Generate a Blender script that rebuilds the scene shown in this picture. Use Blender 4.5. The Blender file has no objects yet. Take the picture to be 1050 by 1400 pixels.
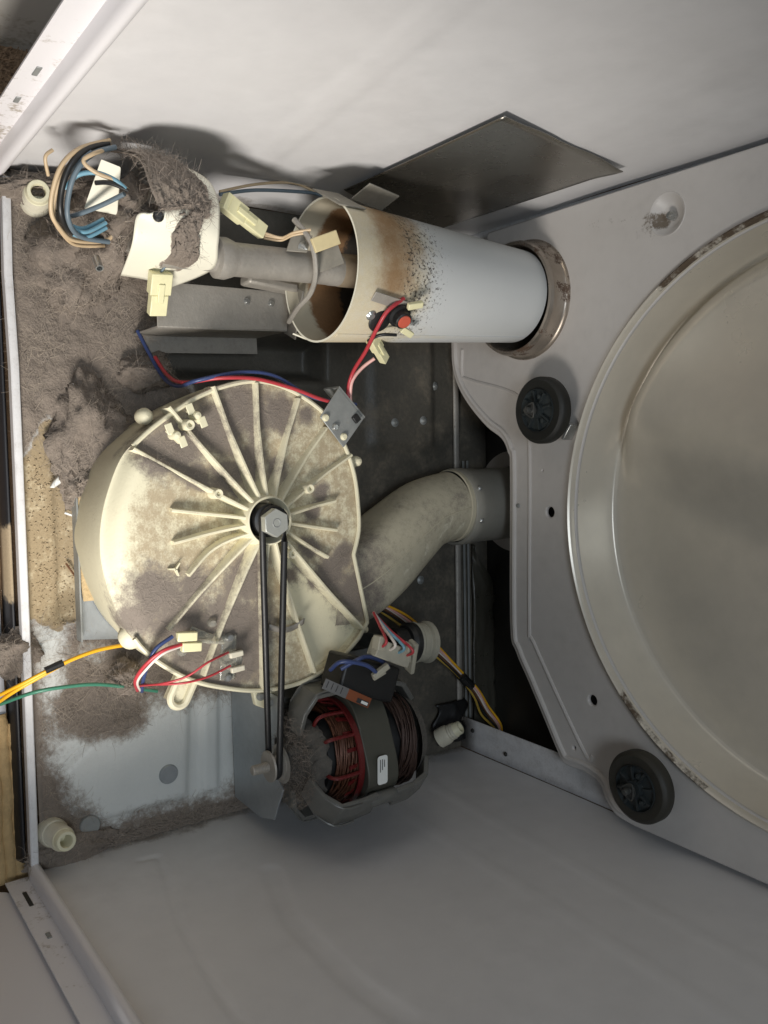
import bpy, bmesh, math, random
import numpy as np
from mathutils import Vector, Matrix, noise

random.seed(7)
rng = np.random.default_rng(7)
SC = bpy.context.scene
COL = SC.collection
PI = math.pi

# ------------------------------------------------------------------ camera
cam_data = bpy.data.cameras.new('camera')
cam = bpy.data.objects.new('camera', cam_data)
COL.objects.link(cam)
cam_data.sensor_fit = 'VERTICAL'
cam_data.sensor_height = 36.0
cam_data.lens = 30.346
cam_data.clip_start = 0.01
cam_data.clip_end = 50.0
rot = Matrix(((0.020639, -0.996129, -0.085448),
              (0.816336, 0.066133, -0.573778),
              (0.577208, -0.057912, 0.814541)))
cam.matrix_world = Matrix.Translation((-0.08255, -0.19060, 0.87946)) @ rot.to_4x4()
SC.camera = cam

# ------------------------------------------------------------------ light
world = bpy.data.worlds.new('World')
SC.world = world
world.use_nodes = True
bg = world.node_tree.nodes['Background']
bg.inputs['Color'].default_value = (0.86, 0.93, 1.0, 1)
bg.inputs['Strength'].default_value = 0.05


def area_light(name, loc, target, size, power, color):
    d = bpy.data.lights.new(name, 'AREA')
    d.shape = 'DISK'
    d.size = size
    d.energy = power
    d.color = color
    o = bpy.data.objects.new(name, d)
    COL.objects.link(o)
    o.location = loc
    o.rotation_euler = (Vector(target) - Vector(loc)).to_track_quat('-Z', 'Y').to_euler()
    return o


ld = bpy.data.lights.new('work_torch', 'SPOT')
ld.energy = 33.0
ld.color = (1.0, 0.955, 0.895)
ld.shadow_soft_size = 0.12
ld.spot_size = math.radians(90)
ld.spot_blend = 1.0
torch = bpy.data.objects.new('work_torch', ld)
COL.objects.link(torch)
torch.location = (0.40, -0.20, 0.50)
torch.rotation_euler = (Vector((-0.22, 0.03, 0.10)) - Vector(torch.location)).to_track_quat('-Z', 'Y').to_euler()
area_light('room_light', (-0.05, -0.48, 1.90), (-0.05, 0.0, 0.0), 0.50, 9.0, (0.80, 0.90, 1.0))

SC.view_settings.view_transform = 'Standard'
SC.view_settings.look = 'None'
SC.view_settings.exposure = 0.0
SC.view_settings.gamma = 1.0
SC.view_settings.use_curve_mapping = False

# ------------------------------------------------------------------ measured points (metres: x across the cabinet, y front to rear, z up)
P = {
 'white_region': [(0.2087, 0.0146, 0), (0.1998, 0.0429, 0), (0.2178, 0.0907, 0), (0.1914, 0.1155, 0), (0.1948, 0.1663, 0), (0.2012, 0.2304, 0), (0.3118, 0.2262, 0), (0.3119, 0.11, 0), (0.3126, 0.0671, 0), (0.2839, 0.0423, 0), (0.2519, 0.0223, 0)],
 'grit_region': [(-0.0611, -0.0024, 0), (-0.0887, 0.0124, 0), (-0.1097, 0.0284, 0), (-0.1096, 0.0634, 0), (0.0966, 0.0575, 0), (0.0981, 0.0162, 0), (0.0877, -0.0051, 0)],
 'white_patch': [(0.0894, 0.0064, 0), (0.0942, 0.041, 0), (0.1343, 0.0354, 0), (0.1724, 0.0193, 0), (0.2058, 0.0354, 0), (0.2093, 0.0174, 0), (0.1255, 0.0044, 0)],
 'lint_pad_dark': [(0.1728, 0.0406, 0), (0.189, 0.1038, 0), (0.2094, 0.1068, 0), (0.2135, 0.0532, 0), (0.193, 0.0288, 0)],
 'recess': [(-0.1946, 0.1479, -0.03), (-0.1974, 0.3474, -0.03), (-0.1537, 0.346, -0.03), (-0.1534, 0.146, -0.03)],
 'channel': [(-0.0941, 0.0331, 0), (-0.0938, 0.0526, 0), (0.0955, 0.0503, 0), (0.0927, 0.0304, 0)],
 'raised_panel': [(0.2459, 0.021, 0.006), (0.2109, 0.0663, 0.006), (0.1863, 0.1376, 0.006), (0.1913, 0.1639, 0.006), (0.3042, 0.1558, 0.006), (0.3053, 0.0655, 0.006), (0.2823, 0.0298, 0.006)],
 'raised_strip': [(0.1858, 0.1777, 0.006), (0.1893, 0.1966, 0.006), (0.3053, 0.192, 0.006), (0.3045, 0.1729, 0.006)],
 'plug_big': [(0.2724, 0.1339, 0.006)],
 'plug_small': [(0.307, 0.0497, 0.006)],
 'floor_screws': [(-0.1013, 0.444, 0), (-0.1037, 0.4891, 0), (0.102, 0.4847, 0), (-0.1478, 0.5115, 0)],
 'lint_rear': [(-0.0996, 0.4261, 0), (-0.0609, 0.5183, 0)],
 'lip': [(-0.243, -0.0028, 0.012), (-0.1571, -0.0017, 0.012), (0.1186, -0.0054, 0.012), (0.3289, -0.0091, 0.012), (-0.3305, 0, 0.012)],
 'edge_strip': [(-0.1579, -0.0082, 0), (0.12, -0.0108, 0), (0.3288, -0.0132, 0)],
 'wood': [(0.1979, -0.0256, -0.02), (0.2016, -0.0088, -0.02), (0.3467, -0.0304, -0.02), (0.3495, -0.0097, -0.02), (0.0962, -0.02, -0.02)],
 'bulk_outline': [(-0.3332, 0.53, 0.4445), (-0.3238, 0.53, 0.0895), (-0.3035, 0.53, 0.0827), (-0.2608, 0.53, 0.0482), (-0.2143, 0.53, 0.0218), (-0.1915, 0.53, 0.0184), (-0.1682, 0.53, 0.0208), (-0.1443, 0.53, 0.0319), (-0.1203, 0.53, 0.0526), (-0.0949, 0.53, 0.0835), (-0.0803, 0.53, 0.1093), (-0.0627, 0.53, 0.1205), (-0.0391, 0.53, 0.124), (0.1433, 0.53, 0.1219), (0.1776, 0.53, 0.1317), (0.2092, 0.53, 0.1525), (0.2513, 0.53, 0.1797), (0.2832, 0.53, 0.2003), (0.2929, 0.53, 0.2115), (0.2925, 0.53, 0.2378), (0.2986, 0.53, 0.2609), (0.3151, 0.53, 0.2711), (0.327, 0.53, 0.2842), (0.3304, 0.53, 0.3084), (0.3424, 0.53, 0.457)],
 'bulk_ridge': [(-0.1915, 0.53, 0.0385), (-0.1605, 0.53, 0.0379), (-0.1521, 0.53, 0.0532), (-0.125, 0.53, 0.1434), (-0.0737, 0.53, 0.1561), (0.138, 0.53, 0.1543), (0.1629, 0.53, 0.1625), (0.2697, 0.53, 0.2378), (0.2719, 0.53, 0.2505)],
 'bulk_holes': [(0.0055, 0.53, 0.188), (0.2097, 0.53, 0.2505), (-0.0418, 0.53, 0.1769), (0.2712, 0.53, 0.2238)],
 'bulk_bits': [(0.0006, 0.53, 0.1373), (-0.2917, 0.53, 0.3432), (0.0047, 0.53, 0.172)],
 'duct_hole': [(-0.3013, 0.53, 0.127), (-0.2903, 0.53, 0.1683), (-0.2655, 0.53, 0.2048), (-0.2361, 0.53, 0.2165), (-0.198, 0.53, 0.2067), (-0.1726, 0.53, 0.1789), (-0.17, 0.53, 0.1414), (-0.1839, 0.53, 0.1004)],
 'rollers': [(-0.1091, 0.5, 0.2044), (0.2717, 0.5, 0.3374)],
 'roller_bracket': [(-0.0853, 0.525, 0.2238)],
 'shield': [(-0.332, 0.2994, 0.1248), (-0.332, 0.2991, 0.361), (-0.332, 0.4895, 0.3217), (-0.332, 0.4912, 0.0258)],
 'tube_front': [(-0.2435, 0.2488, 0.157)],
 'sensor': [(-0.201, 0.3047, 0.205)],
 'sensor_b': [(-0.212, 0.2957, 0.2)],
 'sensor_screw': [(-0.2094, 0.2787, 0.2)],
 'pipe': [(-0.2453, 0.1405, 0.155), (-0.2465, 0.2776, 0.155)],
 'rail': [(-0.2273, 0.118, 0.075), (-0.2346, 0.2648, 0.075), (-0.1971, 0.2593, 0.07), (-0.1923, 0.1183, 0.07)],
 'rail_screws': [(-0.2239, 0.2132, 0.076), (-0.2237, 0.2407, 0.076)],
 'rail_tab': [(-0.2415, 0.2069, 0.09), (-0.2369, 0.2565, 0.09), (-0.2229, 0.2664, 0.09), (-0.1945, 0.2532, 0.07)],
 'clip': [(-0.2829, 0.212, 0.175), (-0.2613, 0.2202, 0.19), (-0.2369, 0.2278, 0.185), (-0.2205, 0.2336, 0.165), (-0.2103, 0.2341, 0.14), (-0.2018, 0.2455, 0.1)],
 'mount_plate': [(-0.2723, 0.2129, 0.17), (-0.2695, 0.2287, 0.18), (-0.2536, 0.222, 0.18), (-0.2551, 0.2062, 0.17)],
 'igniter': [(-0.272, 0.2185, 0.2), (-0.2648, 0.2391, 0.2), (-0.2513, 0.2489, 0.19), (-0.2585, 0.224, 0.19)],
 'igniter_wires': [(-0.2689, 0.1895, 0.16), (-0.2676, 0.2041, 0.165), (-0.2698, 0.2087, 0.18), (-0.2717, 0.2206, 0.19)],
 'conn_a': [(-0.2917, 0.1445, 0.17), (-0.2714, 0.1881, 0.16)],
 'conn_b': [(-0.229, 0.0932, 0.15), (-0.1957, 0.0953, 0.13)],
 'conn_c': [(-0.1809, 0.2985, 0.17), (-0.1623, 0.3281, 0.15)],
 'tube_tab': [(-0.3136, 0.2456, 0.17), (-0.3023, 0.2441, 0.2), (-0.2896, 0.2476, 0.21)],
 'back_wires_tan': [(-0.32, 0.1741, 0.1), (-0.3326, 0.2133, 0.1), (-0.34, 0.2544, 0.1), (-0.3351, 0.2798, 0.1)],
 'back_wires_blue': [(-0.3173, 0.174, 0.1), (-0.327, 0.2131, 0.1), (-0.3331, 0.2711, 0.1), (-0.3319, 0.2885, 0.1)],
 'cover_left': [(-0.3462, 0.061, 0.13), (-0.3125, 0.0659, 0.18), (-0.285, 0.0676, 0.2), (-0.2688, 0.0735, 0.2), (-0.2639, 0.0667, 0.2), (-0.2621, 0.0577, 0.195), (-0.2423, 0.0578, 0.18), (-0.2292, 0.0681, 0.12)],
 'cover_right': [(-0.3382, 0.1023, 0.13), (-0.3121, 0.1097, 0.175), (-0.298, 0.1201, 0.195), (-0.2816, 0.1257, 0.2), (-0.2669, 0.1264, 0.2), (-0.2482, 0.1289, 0.19), (-0.2339, 0.1364, 0.16), (-0.2248, 0.1186, 0.11)],
 'inner_plate': [(-0.3129, 0.0427, 0.16), (-0.3091, 0.0586, 0.16), (-0.2788, 0.064, 0.13), (-0.2806, 0.0363, 0.13)],
 'nozzle': [(-0.3143, 0.0296, 0)],
 'foot_b': [(0.3168, 0.0225, 0)],
 'foot_c': [(0.2988, 0.5088, 0)],
 'nozzle_top': [(-0.3125, 0.0202, 0.05), (0.2978, 0.0149, 0.04), (0.2902, 0.4969, 0.03)],
 'loop_tan': [(-0.3287, 0.0505, 0.16), (-0.315, 0.0236, 0.17), (-0.3003, 0.0088, 0.17), (-0.2824, 0.0033, 0.16), (-0.2679, 0.004, 0.15), (-0.2595, 0.0118, 0.14), (-0.2548, 0.0288, 0.12), (-0.2586, 0.0567, 0.11), (-0.2647, 0.0666, 0.11)],
 'loop_tan2': [(-0.2854, 0.0568, 0.18), (-0.2909, 0.0482, 0.18), (-0.2956, 0.0311, 0.18), (-0.3026, 0.0224, 0.18), (-0.3095, 0.0306, 0.18), (-0.3162, 0.0409, 0.17)],
 'loop_tan3': [(-0.2991, 0.0059, 0.14), (-0.31, 0.0017, 0.15), (-0.3166, 0.0076, 0.15)],
 'loop_black': [(-0.3261, 0.0492, 0.16), (-0.3146, 0.0281, 0.17), (-0.2995, 0.0144, 0.17), (-0.2823, 0.01, 0.16), (-0.266, 0.0118, 0.15), (-0.2585, 0.0262, 0.13), (-0.2588, 0.0536, 0.12)],
 'loop_black2': [(-0.2872, 0.0307, 0.18), (-0.2889, 0.0423, 0.18), (-0.2854, 0.0568, 0.18)],
 'loop_black3': [(-0.2849, 0.0572, 0.17), (-0.2791, 0.0453, 0.15), (-0.2748, 0.033, 0.13), (-0.2738, 0.0267, 0.12)],
 'loop_blue': [(-0.285, 0.0135, 0.16), (-0.2936, 0.0197, 0.17), (-0.2966, 0.0326, 0.175), (-0.2922, 0.0453, 0.18), (-0.2863, 0.0551, 0.18)],
 'loop_blue2': [(-0.2606, 0.0239, 0.13), (-0.2596, 0.0353, 0.13), (-0.2694, 0.0523, 0.13)],
 'loop_blue3': [(-0.2936, 0.0115, 0.165), (-0.3049, 0.0203, 0.17), (-0.3136, 0.0321, 0.17)],
 'blower': [(0.0394, 0.3035, 0.12), (0.0143, 0.3107, 0.12), (-0.0129, 0.3105, 0.12), (-0.044, 0.3068, 0.12), (-0.0733, 0.2967, 0.12), (-0.1015, 0.2797, 0.12), (-0.1214, 0.2543, 0.12), (-0.1355, 0.2239, 0.12), (-0.14, 0.1961, 0.12), (-0.1352, 0.1651, 0.12), (-0.1239, 0.1352, 0.12), (-0.109, 0.1097, 0.12), (-0.0914, 0.0849, 0.12), (-0.0723, 0.0653, 0.12), (-0.0481, 0.0531, 0.12), (-0.0196, 0.044, 0.12), (0.0092, 0.0407, 0.12), (0.0355, 0.0433, 0.12), (0.0628, 0.0511, 0.12), (0.0876, 0.0619, 0.12), (0.1079, 0.0758, 0.12), (0.1264, 0.0959, 0.12), (0.1426, 0.1204, 0.12), (0.1545, 0.1499, 0.12), (0.164, 0.1848, 0.12), (0.1664, 0.2218, 0.12), (0.1612, 0.2521, 0.12), (0.148, 0.2839, 0.12), (0.1296, 0.3075, 0.12), (0.1139, 0.3193, 0.12)],
 'ribs': [(-0.0779, 0.0711, 0.125), (-0.0197, 0.1813, 0.125), (-0.1148, 0.1059, 0.125), (-0.0208, 0.1852, 0.125), (-0.1339, 0.1501, 0.125), (-0.0262, 0.1909, 0.125), (-0.1382, 0.195, 0.125), (-0.0259, 0.1956, 0.125), (-0.1233, 0.2414, 0.125), (-0.0255, 0.2036, 0.125), (-0.094, 0.2729, 0.125), (-0.0192, 0.2115, 0.125), (-0.0656, 0.3023, 0.125), (-0.016, 0.2171, 0.125), (-0.0187, 0.2812, 0.125), (-0.009, 0.2234, 0.125), (0.0117, 0.282, 0.125), (0.0005, 0.2239, 0.125), (0.0388, 0.2705, 0.125), (0.009, 0.2203, 0.125), (-0.0213, 0.1018, 0.125), (-0.0055, 0.1807, 0.125), (0.009, 0.1026, 0.125), (-0.0012, 0.1821, 0.125), (0.0403, 0.1161, 0.125), (0.0033, 0.1843, 0.125), (0.0899, 0.0969, 0.125), (0.0079, 0.1881, 0.125), (0.1389, 0.1295, 0.125), (0.0116, 0.1895, 0.125), (0.1635, 0.192, 0.125), (0.0141, 0.1942, 0.125), (0.1569, 0.251, 0.125), (0.0161, 0.2005, 0.125), (0.1199, 0.3119, 0.125), (0.0188, 0.215, 0.125)],
 'hub': [(-0.0056, 0.1934, 0.14)],
 'nut': [(-0.0044, 0.1906, 0.16)],
 'bosses': [(-0.0981, 0.1213, 0.13), (-0.0338, 0.1468, 0.13), (-0.0336, 0.2456, 0.13), (0.0301, 0.2234, 0.13)],
 'clips': [(-0.0889, 0.1097, 0.13), (-0.1067, 0.1302, 0.13)],
 'corner_bosses': [(-0.1104, 0.0861, 0.1), (0.0989, 0.0641, 0.1), (0.1617, 0.1065, 0.1), (-0.0603, 0.3185, 0.1), (0.1274, 0.3228, 0.1)],
 'plug_top': [(-0.0518, 0.3015, 0.12)],
 'thermo': [(0.1205, 0.1589, 0.125), (0.135, 0.1598, 0.125)],
 'thermo_base': [(0.1273, 0.1571, 0.125)],
 'thermo2': [(0.0956, 0.108, 0.125), (0.1059, 0.1119, 0.125)],
 'thermo2_base': [(0.1026, 0.1178, 0.125)],
 'glass': [(0.0893, 0.1026, 0.125), (0.0999, 0.1274, 0.125)],
 'bracket_tr': [(-0.1048, 0.2585, 0.135), (-0.1341, 0.2809, 0.135), (-0.1031, 0.3113, 0.135), (-0.0736, 0.2853, 0.135)],
 'bracket_tr_screws': [(-0.104, 0.2641, 0.137), (-0.0944, 0.275, 0.137), (-0.0847, 0.2852, 0.137)],
 'tab_bottom': [(0.1667, 0.1907, 0.1), (0.1765, 0.2222, 0.1), (0.1991, 0.2189, 0.1), (0.1864, 0.1941, 0.1)],
 'tab_screws': [(0.177, 0.1993, 0.102), (0.1853, 0.2107, 0.102)],
 'plate_front': [(-0.0367, 0.0491, 0.02), (0.1065, 0.0469, 0.02), (0.1121, 0.0741, 0.02), (-0.0161, 0.0572, 0.02)],
 'duct': [(0.088, 0.3422, 0.065), (0.0621, 0.3764, 0.065), (0.0266, 0.4143, 0.065), (0.0075, 0.4532, 0.065), (0.0018, 0.5041, 0.065)],
 'duct_edges': [(0.0418, 0.3166, 0.1), (0.1207, 0.3327, 0.1), (-0.0452, 0.4727, 0.1), (0.0502, 0.51, 0.06)],
 'pipe_out': [(0.0023, 0.5084, 0.06), (0.0083, 0.5906, 0.06)],
 'rear_disc': [(0.0063, 0.6, 0.0362)],
 'belt': [(-0.0045, 0.1846, 0.145), (-0.0027, 0.2081, 0.145), (0.2477, 0.2103, 0.1), (0.2515, 0.213, 0.12)],
 'motor_shaft': [(0.2523, 0.1876, 0.1), (0.2532, 0.217, 0.1), (0.2571, 0.357, 0.1)],
 'motor_pts': [(0.1943, 0.2452, 0.14), (0.187, 0.2951, 0.17), (0.2195, 0.2384, 0.14), (0.3355, 0.2812, 0.09), (0.3188, 0.3412, 0.12), (0.2085, 0.3665, 0.15), (0.3104, 0.3997, 0.1)],
 'switch': [(0.1359, 0.2696, 0.15), (0.1655, 0.3526, 0.15), (0.1938, 0.3539, 0.15), (0.1715, 0.2774, 0.15)],
 'motor_label': [(0.1539, 0.2429, 0.16), (0.1878, 0.3066, 0.16)],
 'sticker': [(0.2616, 0.3079, 0.17)],
 'motor_plate': [(0.1818, 0.195, 0.0649), (0.1558, 0.195, 0.1761), (0.2818, 0.195, 0.151), (0.2882, 0.195, 0.0601)],
 'idler': [(0.1543, 0.401, 0.1)],
 'white_conn': [(0.1325, 0.3081, 0.16), (0.1699, 0.345, 0.16)],
 'term': [(0.1546, 0.3086, 0.165)],
 'blue_m': [(0.1518, 0.2622, 0.14), (0.1396, 0.2631, 0.16), (0.1454, 0.2861, 0.165), (0.1553, 0.2994, 0.165)],
 'conn_wires': [(0.1204, 0.3224, 0.14), (0.1386, 0.3276, 0.165)],
 'w_red_top': [(-0.1675, 0.1262, 0.04), (-0.1489, 0.1298, 0.06), (-0.1385, 0.1296, 0.1), (-0.1414, 0.1547, 0.127), (-0.1413, 0.191, 0.13), (-0.1329, 0.2306, 0.13), (-0.1225, 0.2638, 0.13), (-0.1175, 0.2898, 0.13)],
 'w_blue_top': [(-0.195, 0.1167, 0.02), (-0.1705, 0.1248, 0.03), (-0.1453, 0.1312, 0.05), (-0.1357, 0.1299, 0.09), (-0.1394, 0.1358, 0.12), (-0.1474, 0.1774, 0.127), (-0.1448, 0.2124, 0.127), (-0.1269, 0.2487, 0.127), (-0.1204, 0.2767, 0.13), (-0.1176, 0.305, 0.13)],
 'w_red_s': [(-0.2133, 0.3054, 0.215), (-0.2005, 0.2864, 0.215), (-0.1853, 0.2839, 0.2), (-0.1678, 0.2912, 0.17), (-0.1503, 0.2958, 0.14), (-0.1332, 0.2956, 0.13), (-0.1176, 0.296, 0.13)],
 'w_pink_s': [(-0.1633, 0.3154, 0.15), (-0.1543, 0.3066, 0.14), (-0.1418, 0.2979, 0.135), (-0.1273, 0.2981, 0.13), (-0.1176, 0.2987, 0.13)],
 'w_black_s': [(-0.181, 0.307, 0.2), (-0.1807, 0.2916, 0.195), (-0.1766, 0.2873, 0.18)],
 'w_orange1': [(0.1146, 0.0875, 0.05), (0.1135, 0.0473, 0.06), (0.1227, 0.0099, 0.06), (0.1358, -0.0174, 0.05), (0.1479, -0.0329, 0.03)],
 'w_orange2': [(0.1187, 0.0233, 0.06), (0.1306, -0.0023, 0.055), (0.1428, -0.0231, 0.045), (0.1583, -0.0347, 0.02)],
 'w_green': [(0.1668, 0.1099, 0.05), (0.1486, 0.0541, 0.055), (0.1444, 0.0201, 0.055), (0.1458, -0.0083, 0.05), (0.1596, -0.0315, 0.02)],
 'tape': [(0.1246, 0.0013, 0.06), (0.1198, 0.0173, 0.06)],
 'w_red_t1': [(0.117, 0.1497, 0.135), (0.1187, 0.123, 0.15), (0.1299, 0.1033, 0.145), (0.1366, 0.0846, 0.13), (0.1429, 0.078, 0.1)],
 'w_red_t2': [(0.1301, 0.1515, 0.135), (0.1352, 0.1267, 0.14), (0.1368, 0.1016, 0.14), (0.139, 0.0813, 0.12), (0.1462, 0.0764, 0.09)],
 'w_red_t3': [(0.1021, 0.1037, 0.135), (0.104, 0.0836, 0.14), (0.1172, 0.0704, 0.13), (0.1346, 0.0679, 0.11), (0.1534, 0.0796, 0.08)],
 'w_white_t3': [(0.1039, 0.1022, 0.135), (0.1067, 0.0835, 0.14), (0.1208, 0.0716, 0.13), (0.1363, 0.0699, 0.11), (0.1539, 0.0825, 0.08)],
 'w_blue_t3': [(0.0933, 0.0957, 0.135), (0.1012, 0.0808, 0.135), (0.1127, 0.0754, 0.13), (0.1327, 0.0762, 0.11), (0.1549, 0.0839, 0.08)],
 'harness': [(0.1201, 0.3995, 0.03), (0.1453, 0.4376, 0.03), (0.184, 0.4774, 0.03), (0.2226, 0.5191, 0.03), (0.2548, 0.5502, 0.03), (0.2858, 0.5932, 0.04), (0.313, 0.638, 0.05), (0.3408, 0.6922, 0.06)],
 'debris': [(-0.0598, 0.0367, 0.006), (-0.0652, 0.0453, 0.006), (-0.0234, 0.0439, 0.006), (-0.0148, 0.0193, 0.003)],
 'rear_foil': [(0.0863, 0.598, -0.0497), (0.0855, 0.598, -0.0215), (0.1204, 0.598, 0.011), (0.1794, 0.598, 0.0218), (0.2589, 0.598, 0.0294), (0.3188, 0.598, 0.0344), (0.3395, 0.598, -0.0418), (0.3339, 0.598, -0.0611), (0.1292, 0.598, -0.0569)],
 'rear_edge': [(-0.1747, 0.5364, 0), (0.2626, 0.5283, 0), (0.335, 0.545, 0)],
 'rib_right1': [(0.338, 0.0851, 0.049), (0.338, 0.102, 0.0505), (0.338, 0.0943, 0.0964), (0.338, 0.0745, 0.1771), (0.338, 0.0604, 0.2919), (0.338, 0.0592, 0.3322)],
 'rib_right2': [(0.338, 0.1815, 0.1454), (0.338, 0.1543, 0.2378), (0.338, 0.1505, 0.3376), (0.338, 0.1565, 0.4054)],
 'dots_right': [(0.338, 0.1155, 0.1548), (0.338, 0.0877, 0.1943), (0.338, 0.1921, 0.2737), (0.338, 0.3867, 0.2262), (0.338, 0.1444, 0.2157)],
 'flange_dots': [(0.3073, 0.548, 0.0257), (0.3209, 0.548, 0.089), (0.3113, 0.548, 0.2538)],
 'rib_left1': [(-0.338, 0.1424, 0.4445), (-0.338, 0.1519, 0.365), (-0.338, 0.1871, 0.194), (-0.338, 0.209, 0.1089)],
 'left_hit': [(-0.338, 0.0557, 0.333)],
}
LINT_SPOTS = [(-0.0741, 0.0943, 0.026), (-0.0822, 0.1191, 0.036), (-0.0987, 0.1562, 0.042), (-0.1125, 0.1872, 0.034), (-0.1090, 0.2230, 0.024), (-0.0547, 0.1323, 0.018), (-0.0500, 0.1618, 0.020), (-0.0631, 0.1893, 0.018), (-0.1090, 0.2522, 0.012), (0.0570, 0.0850, 0.036), (0.0754, 0.0705, 0.022), (0.0841, 0.1084, 0.036), (0.0519, 0.1278, 0.018), (0.1146, 0.1252, 0.034), (0.0908, 0.1562, 0.042), (0.1321, 0.1662, 0.042), (0.0504, 0.1772, 0.026), (0.1019, 0.1831, 0.034), (0.1452, 0.1464, 0.024), (0.0373, 0.1895, 0.014), (0.0577, 0.2775, 0.024), (0.0823, 0.3088, 0.034), (0.0842, 0.3373, 0.022), (0.0285, 0.2520, 0.014), (0.0567, 0.2340, 0.012), (0.0398, 0.2916, 0.015), (-0.0550, 0.2170, 0.014), (-0.0291, 0.2669, 0.012), (-0.0086, 0.2575, 0.010)]

# ------------------------------------------------------------------ materials
MATS = {}


def mat(name, base, rough=0.5, metal=0.0, layers=(), var=0.12, var_scale=60.0, bump=0.0, bump_scale=200.0,
        trans=0.0, coat=0.0, streak=None):
    """Principled material. layers: (attribute, colour, roughness, noise scale, noise strength)."""
    if name in MATS:
        return MATS[name]
    m = bpy.data.materials.new(name)
    m.use_nodes = True
    nt = m.node_tree
    N, L = nt.nodes, nt.links
    b = N['Principled BSDF']
    tc = N.new('ShaderNodeTexCoord')
    geo = N.new('ShaderNodeNewGeometry')
    pos = geo.outputs['Position']

    def noise_tex(scale, detail=4.0, vec=pos, rough_=0.6):
        n = N.new('ShaderNodeTexNoise')
        n.inputs['Scale'].default_value = scale
        n.inputs['Detail'].default_value = detail
        n.inputs['Roughness'].default_value = rough_
        L.new(vec, n.inputs['Vector'])
        return n.outputs['Fac']

    def math_(op, a, c, clamp=False):
        n = N.new('ShaderNodeMath')
        n.operation = op
        n.use_clamp = clamp
        for i, q in enumerate((a, c)):
            if isinstance(q, (int, float)):
                n.inputs[i].default_value = q
            else:
                L.new(q, n.inputs[i])
        return n.outputs[0]

    def mix(f, a, c):
        n = N.new('ShaderNodeMix')
        n.data_type = 'RGBA'
        if isinstance(f, float):
            n.inputs[0].default_value = f
        else:
            L.new(f, n.inputs[0])
        for i, q in ((6, a), (7, c)):
            if isinstance(q, tuple):
                n.inputs[i].default_value = (*q, 1)
            else:
                L.new(q, n.inputs[i])
        return n.outputs[2]

    def mixf(f, a, c):
        n = N.new('ShaderNodeMix')
        n.data_type = 'FLOAT'
        L.new(f, n.inputs[0])
        for i, q in ((2, a), (3, c)):
            if isinstance(q, (int, float)):
                n.inputs[i].default_value = q
            else:
                L.new(q, n.inputs[i])
        return n.outputs[0]

    nz = noise_tex(var_scale)
    dark = tuple(c * (1 - var) for c in base)
    lite = tuple(min(1.0, c * (1 + var)) for c in base)
    col = mix(nz, dark, lite)
    rgh = rough
    met = metal
    for lay in layers:
        att, lc, lr, ls, lk = lay[:5]
        lo_, hi_ = lay[5:7] if len(lay) > 5 else (0.42, 0.60)
        a = N.new('ShaderNodeAttribute')
        a.attribute_name = att
        n1 = noise_tex(ls, 6.0)
        n2 = noise_tex(ls * 5.3, 3.0)
        s = math_('ADD', math_('MULTIPLY', n1, 0.65), math_('MULTIPLY', n2, 0.35))
        f = math_('ADD', a.outputs['Fac'], math_('MULTIPLY', math_('SUBTRACT', s, 0.5), lk))
        mr = N.new('ShaderNodeMapRange')
        mr.interpolation_type = 'SMOOTHSTEP'
        mr.inputs['From Min'].default_value = lo_
        mr.inputs['From Max'].default_value = hi_
        L.new(f, mr.inputs['Value'])
        f = mr.outputs[0]
        # a coat of dirt keeps a little of what lies under it
        lcol = mix(noise_tex(ls * 9.0, 5.0), tuple(c * 0.72 for c in lc), tuple(min(1, c * 1.28) for c in lc))
        col = mix(f, col, lcol)
        rgh = mixf(f, rgh, lr)
        if metal > 0:
            met = mixf(f, met, 0.0)
    L.new(col, b.inputs['Base Color'])
    if isinstance(rgh, (int, float)):
        b.inputs['Roughness'].default_value = rgh
        rn = math_('ADD', math_('MULTIPLY', noise_tex(var_scale * 2.1), 0.22), rough - 0.11, True)
        L.new(rn, b.inputs['Roughness'])
    else:
        L.new(rgh, b.inputs['Roughness'])
    if isinstance(met, (int, float)):
        b.inputs['Metallic'].default_value = met
    else:
        L.new(met, b.inputs['Metallic'])
    if trans:
        b.inputs['Transmission Weight'].default_value = trans
    if coat:
        b.inputs['Coat Weight'].default_value = coat
        b.inputs['Coat Roughness'].default_value = 0.15
    if bump:
        bm_ = N.new('ShaderNodeBump')
        bm_.inputs['Strength'].default_value = bump
        bm_.inputs['Distance'].default_value = 0.002
        L.new(noise_tex(bump_scale, 5.0), bm_.inputs['Height'])
        L.new(bm_.outputs['Normal'], b.inputs['Normal'])
    MATS[name] = m
    return m


LINT = (0.222, 0.183, 0.150)
DUSTL = (0.34, 0.29, 0.22)
M_white = mat('white enamel', (0.70, 0.69, 0.69), 0.36, var=0.03, var_scale=9, bump=0.04, bump_scale=60,
              layers=(('smudge', (0.67, 0.66, 0.66), 0.46, 4, 1.0, -0.28, 0.40), ('dust', (0.30, 0.27, 0.24), 0.9, 90, 0.8, 0.25, 0.75), ('speck', (0.16, 0.145, 0.13), 0.8, 100, 1.75, 0.47, 0.54)))
M_white_out = mat('outer white enamel', (0.78, 0.76, 0.77), 0.35, var=0.03, var_scale=7,
                  layers=(('dust', (0.33, 0.28, 0.22), 0.9, 60, 0.9),))
M_bulk = mat('bulkhead enamel', (0.56, 0.53, 0.50), 0.36, var=0.05, var_scale=12, bump=0.05, bump_scale=90,
             layers=(('smudge', (0.47, 0.44, 0.41), 0.6, 9, 1.0, -0.25, 0.45), ('speck', (0.22, 0.19, 0.16), 0.8, 120, 1.6, 0.50, 0.58), ('dust', (0.16, 0.13, 0.10), 0.9, 90, 0.9),))
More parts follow.
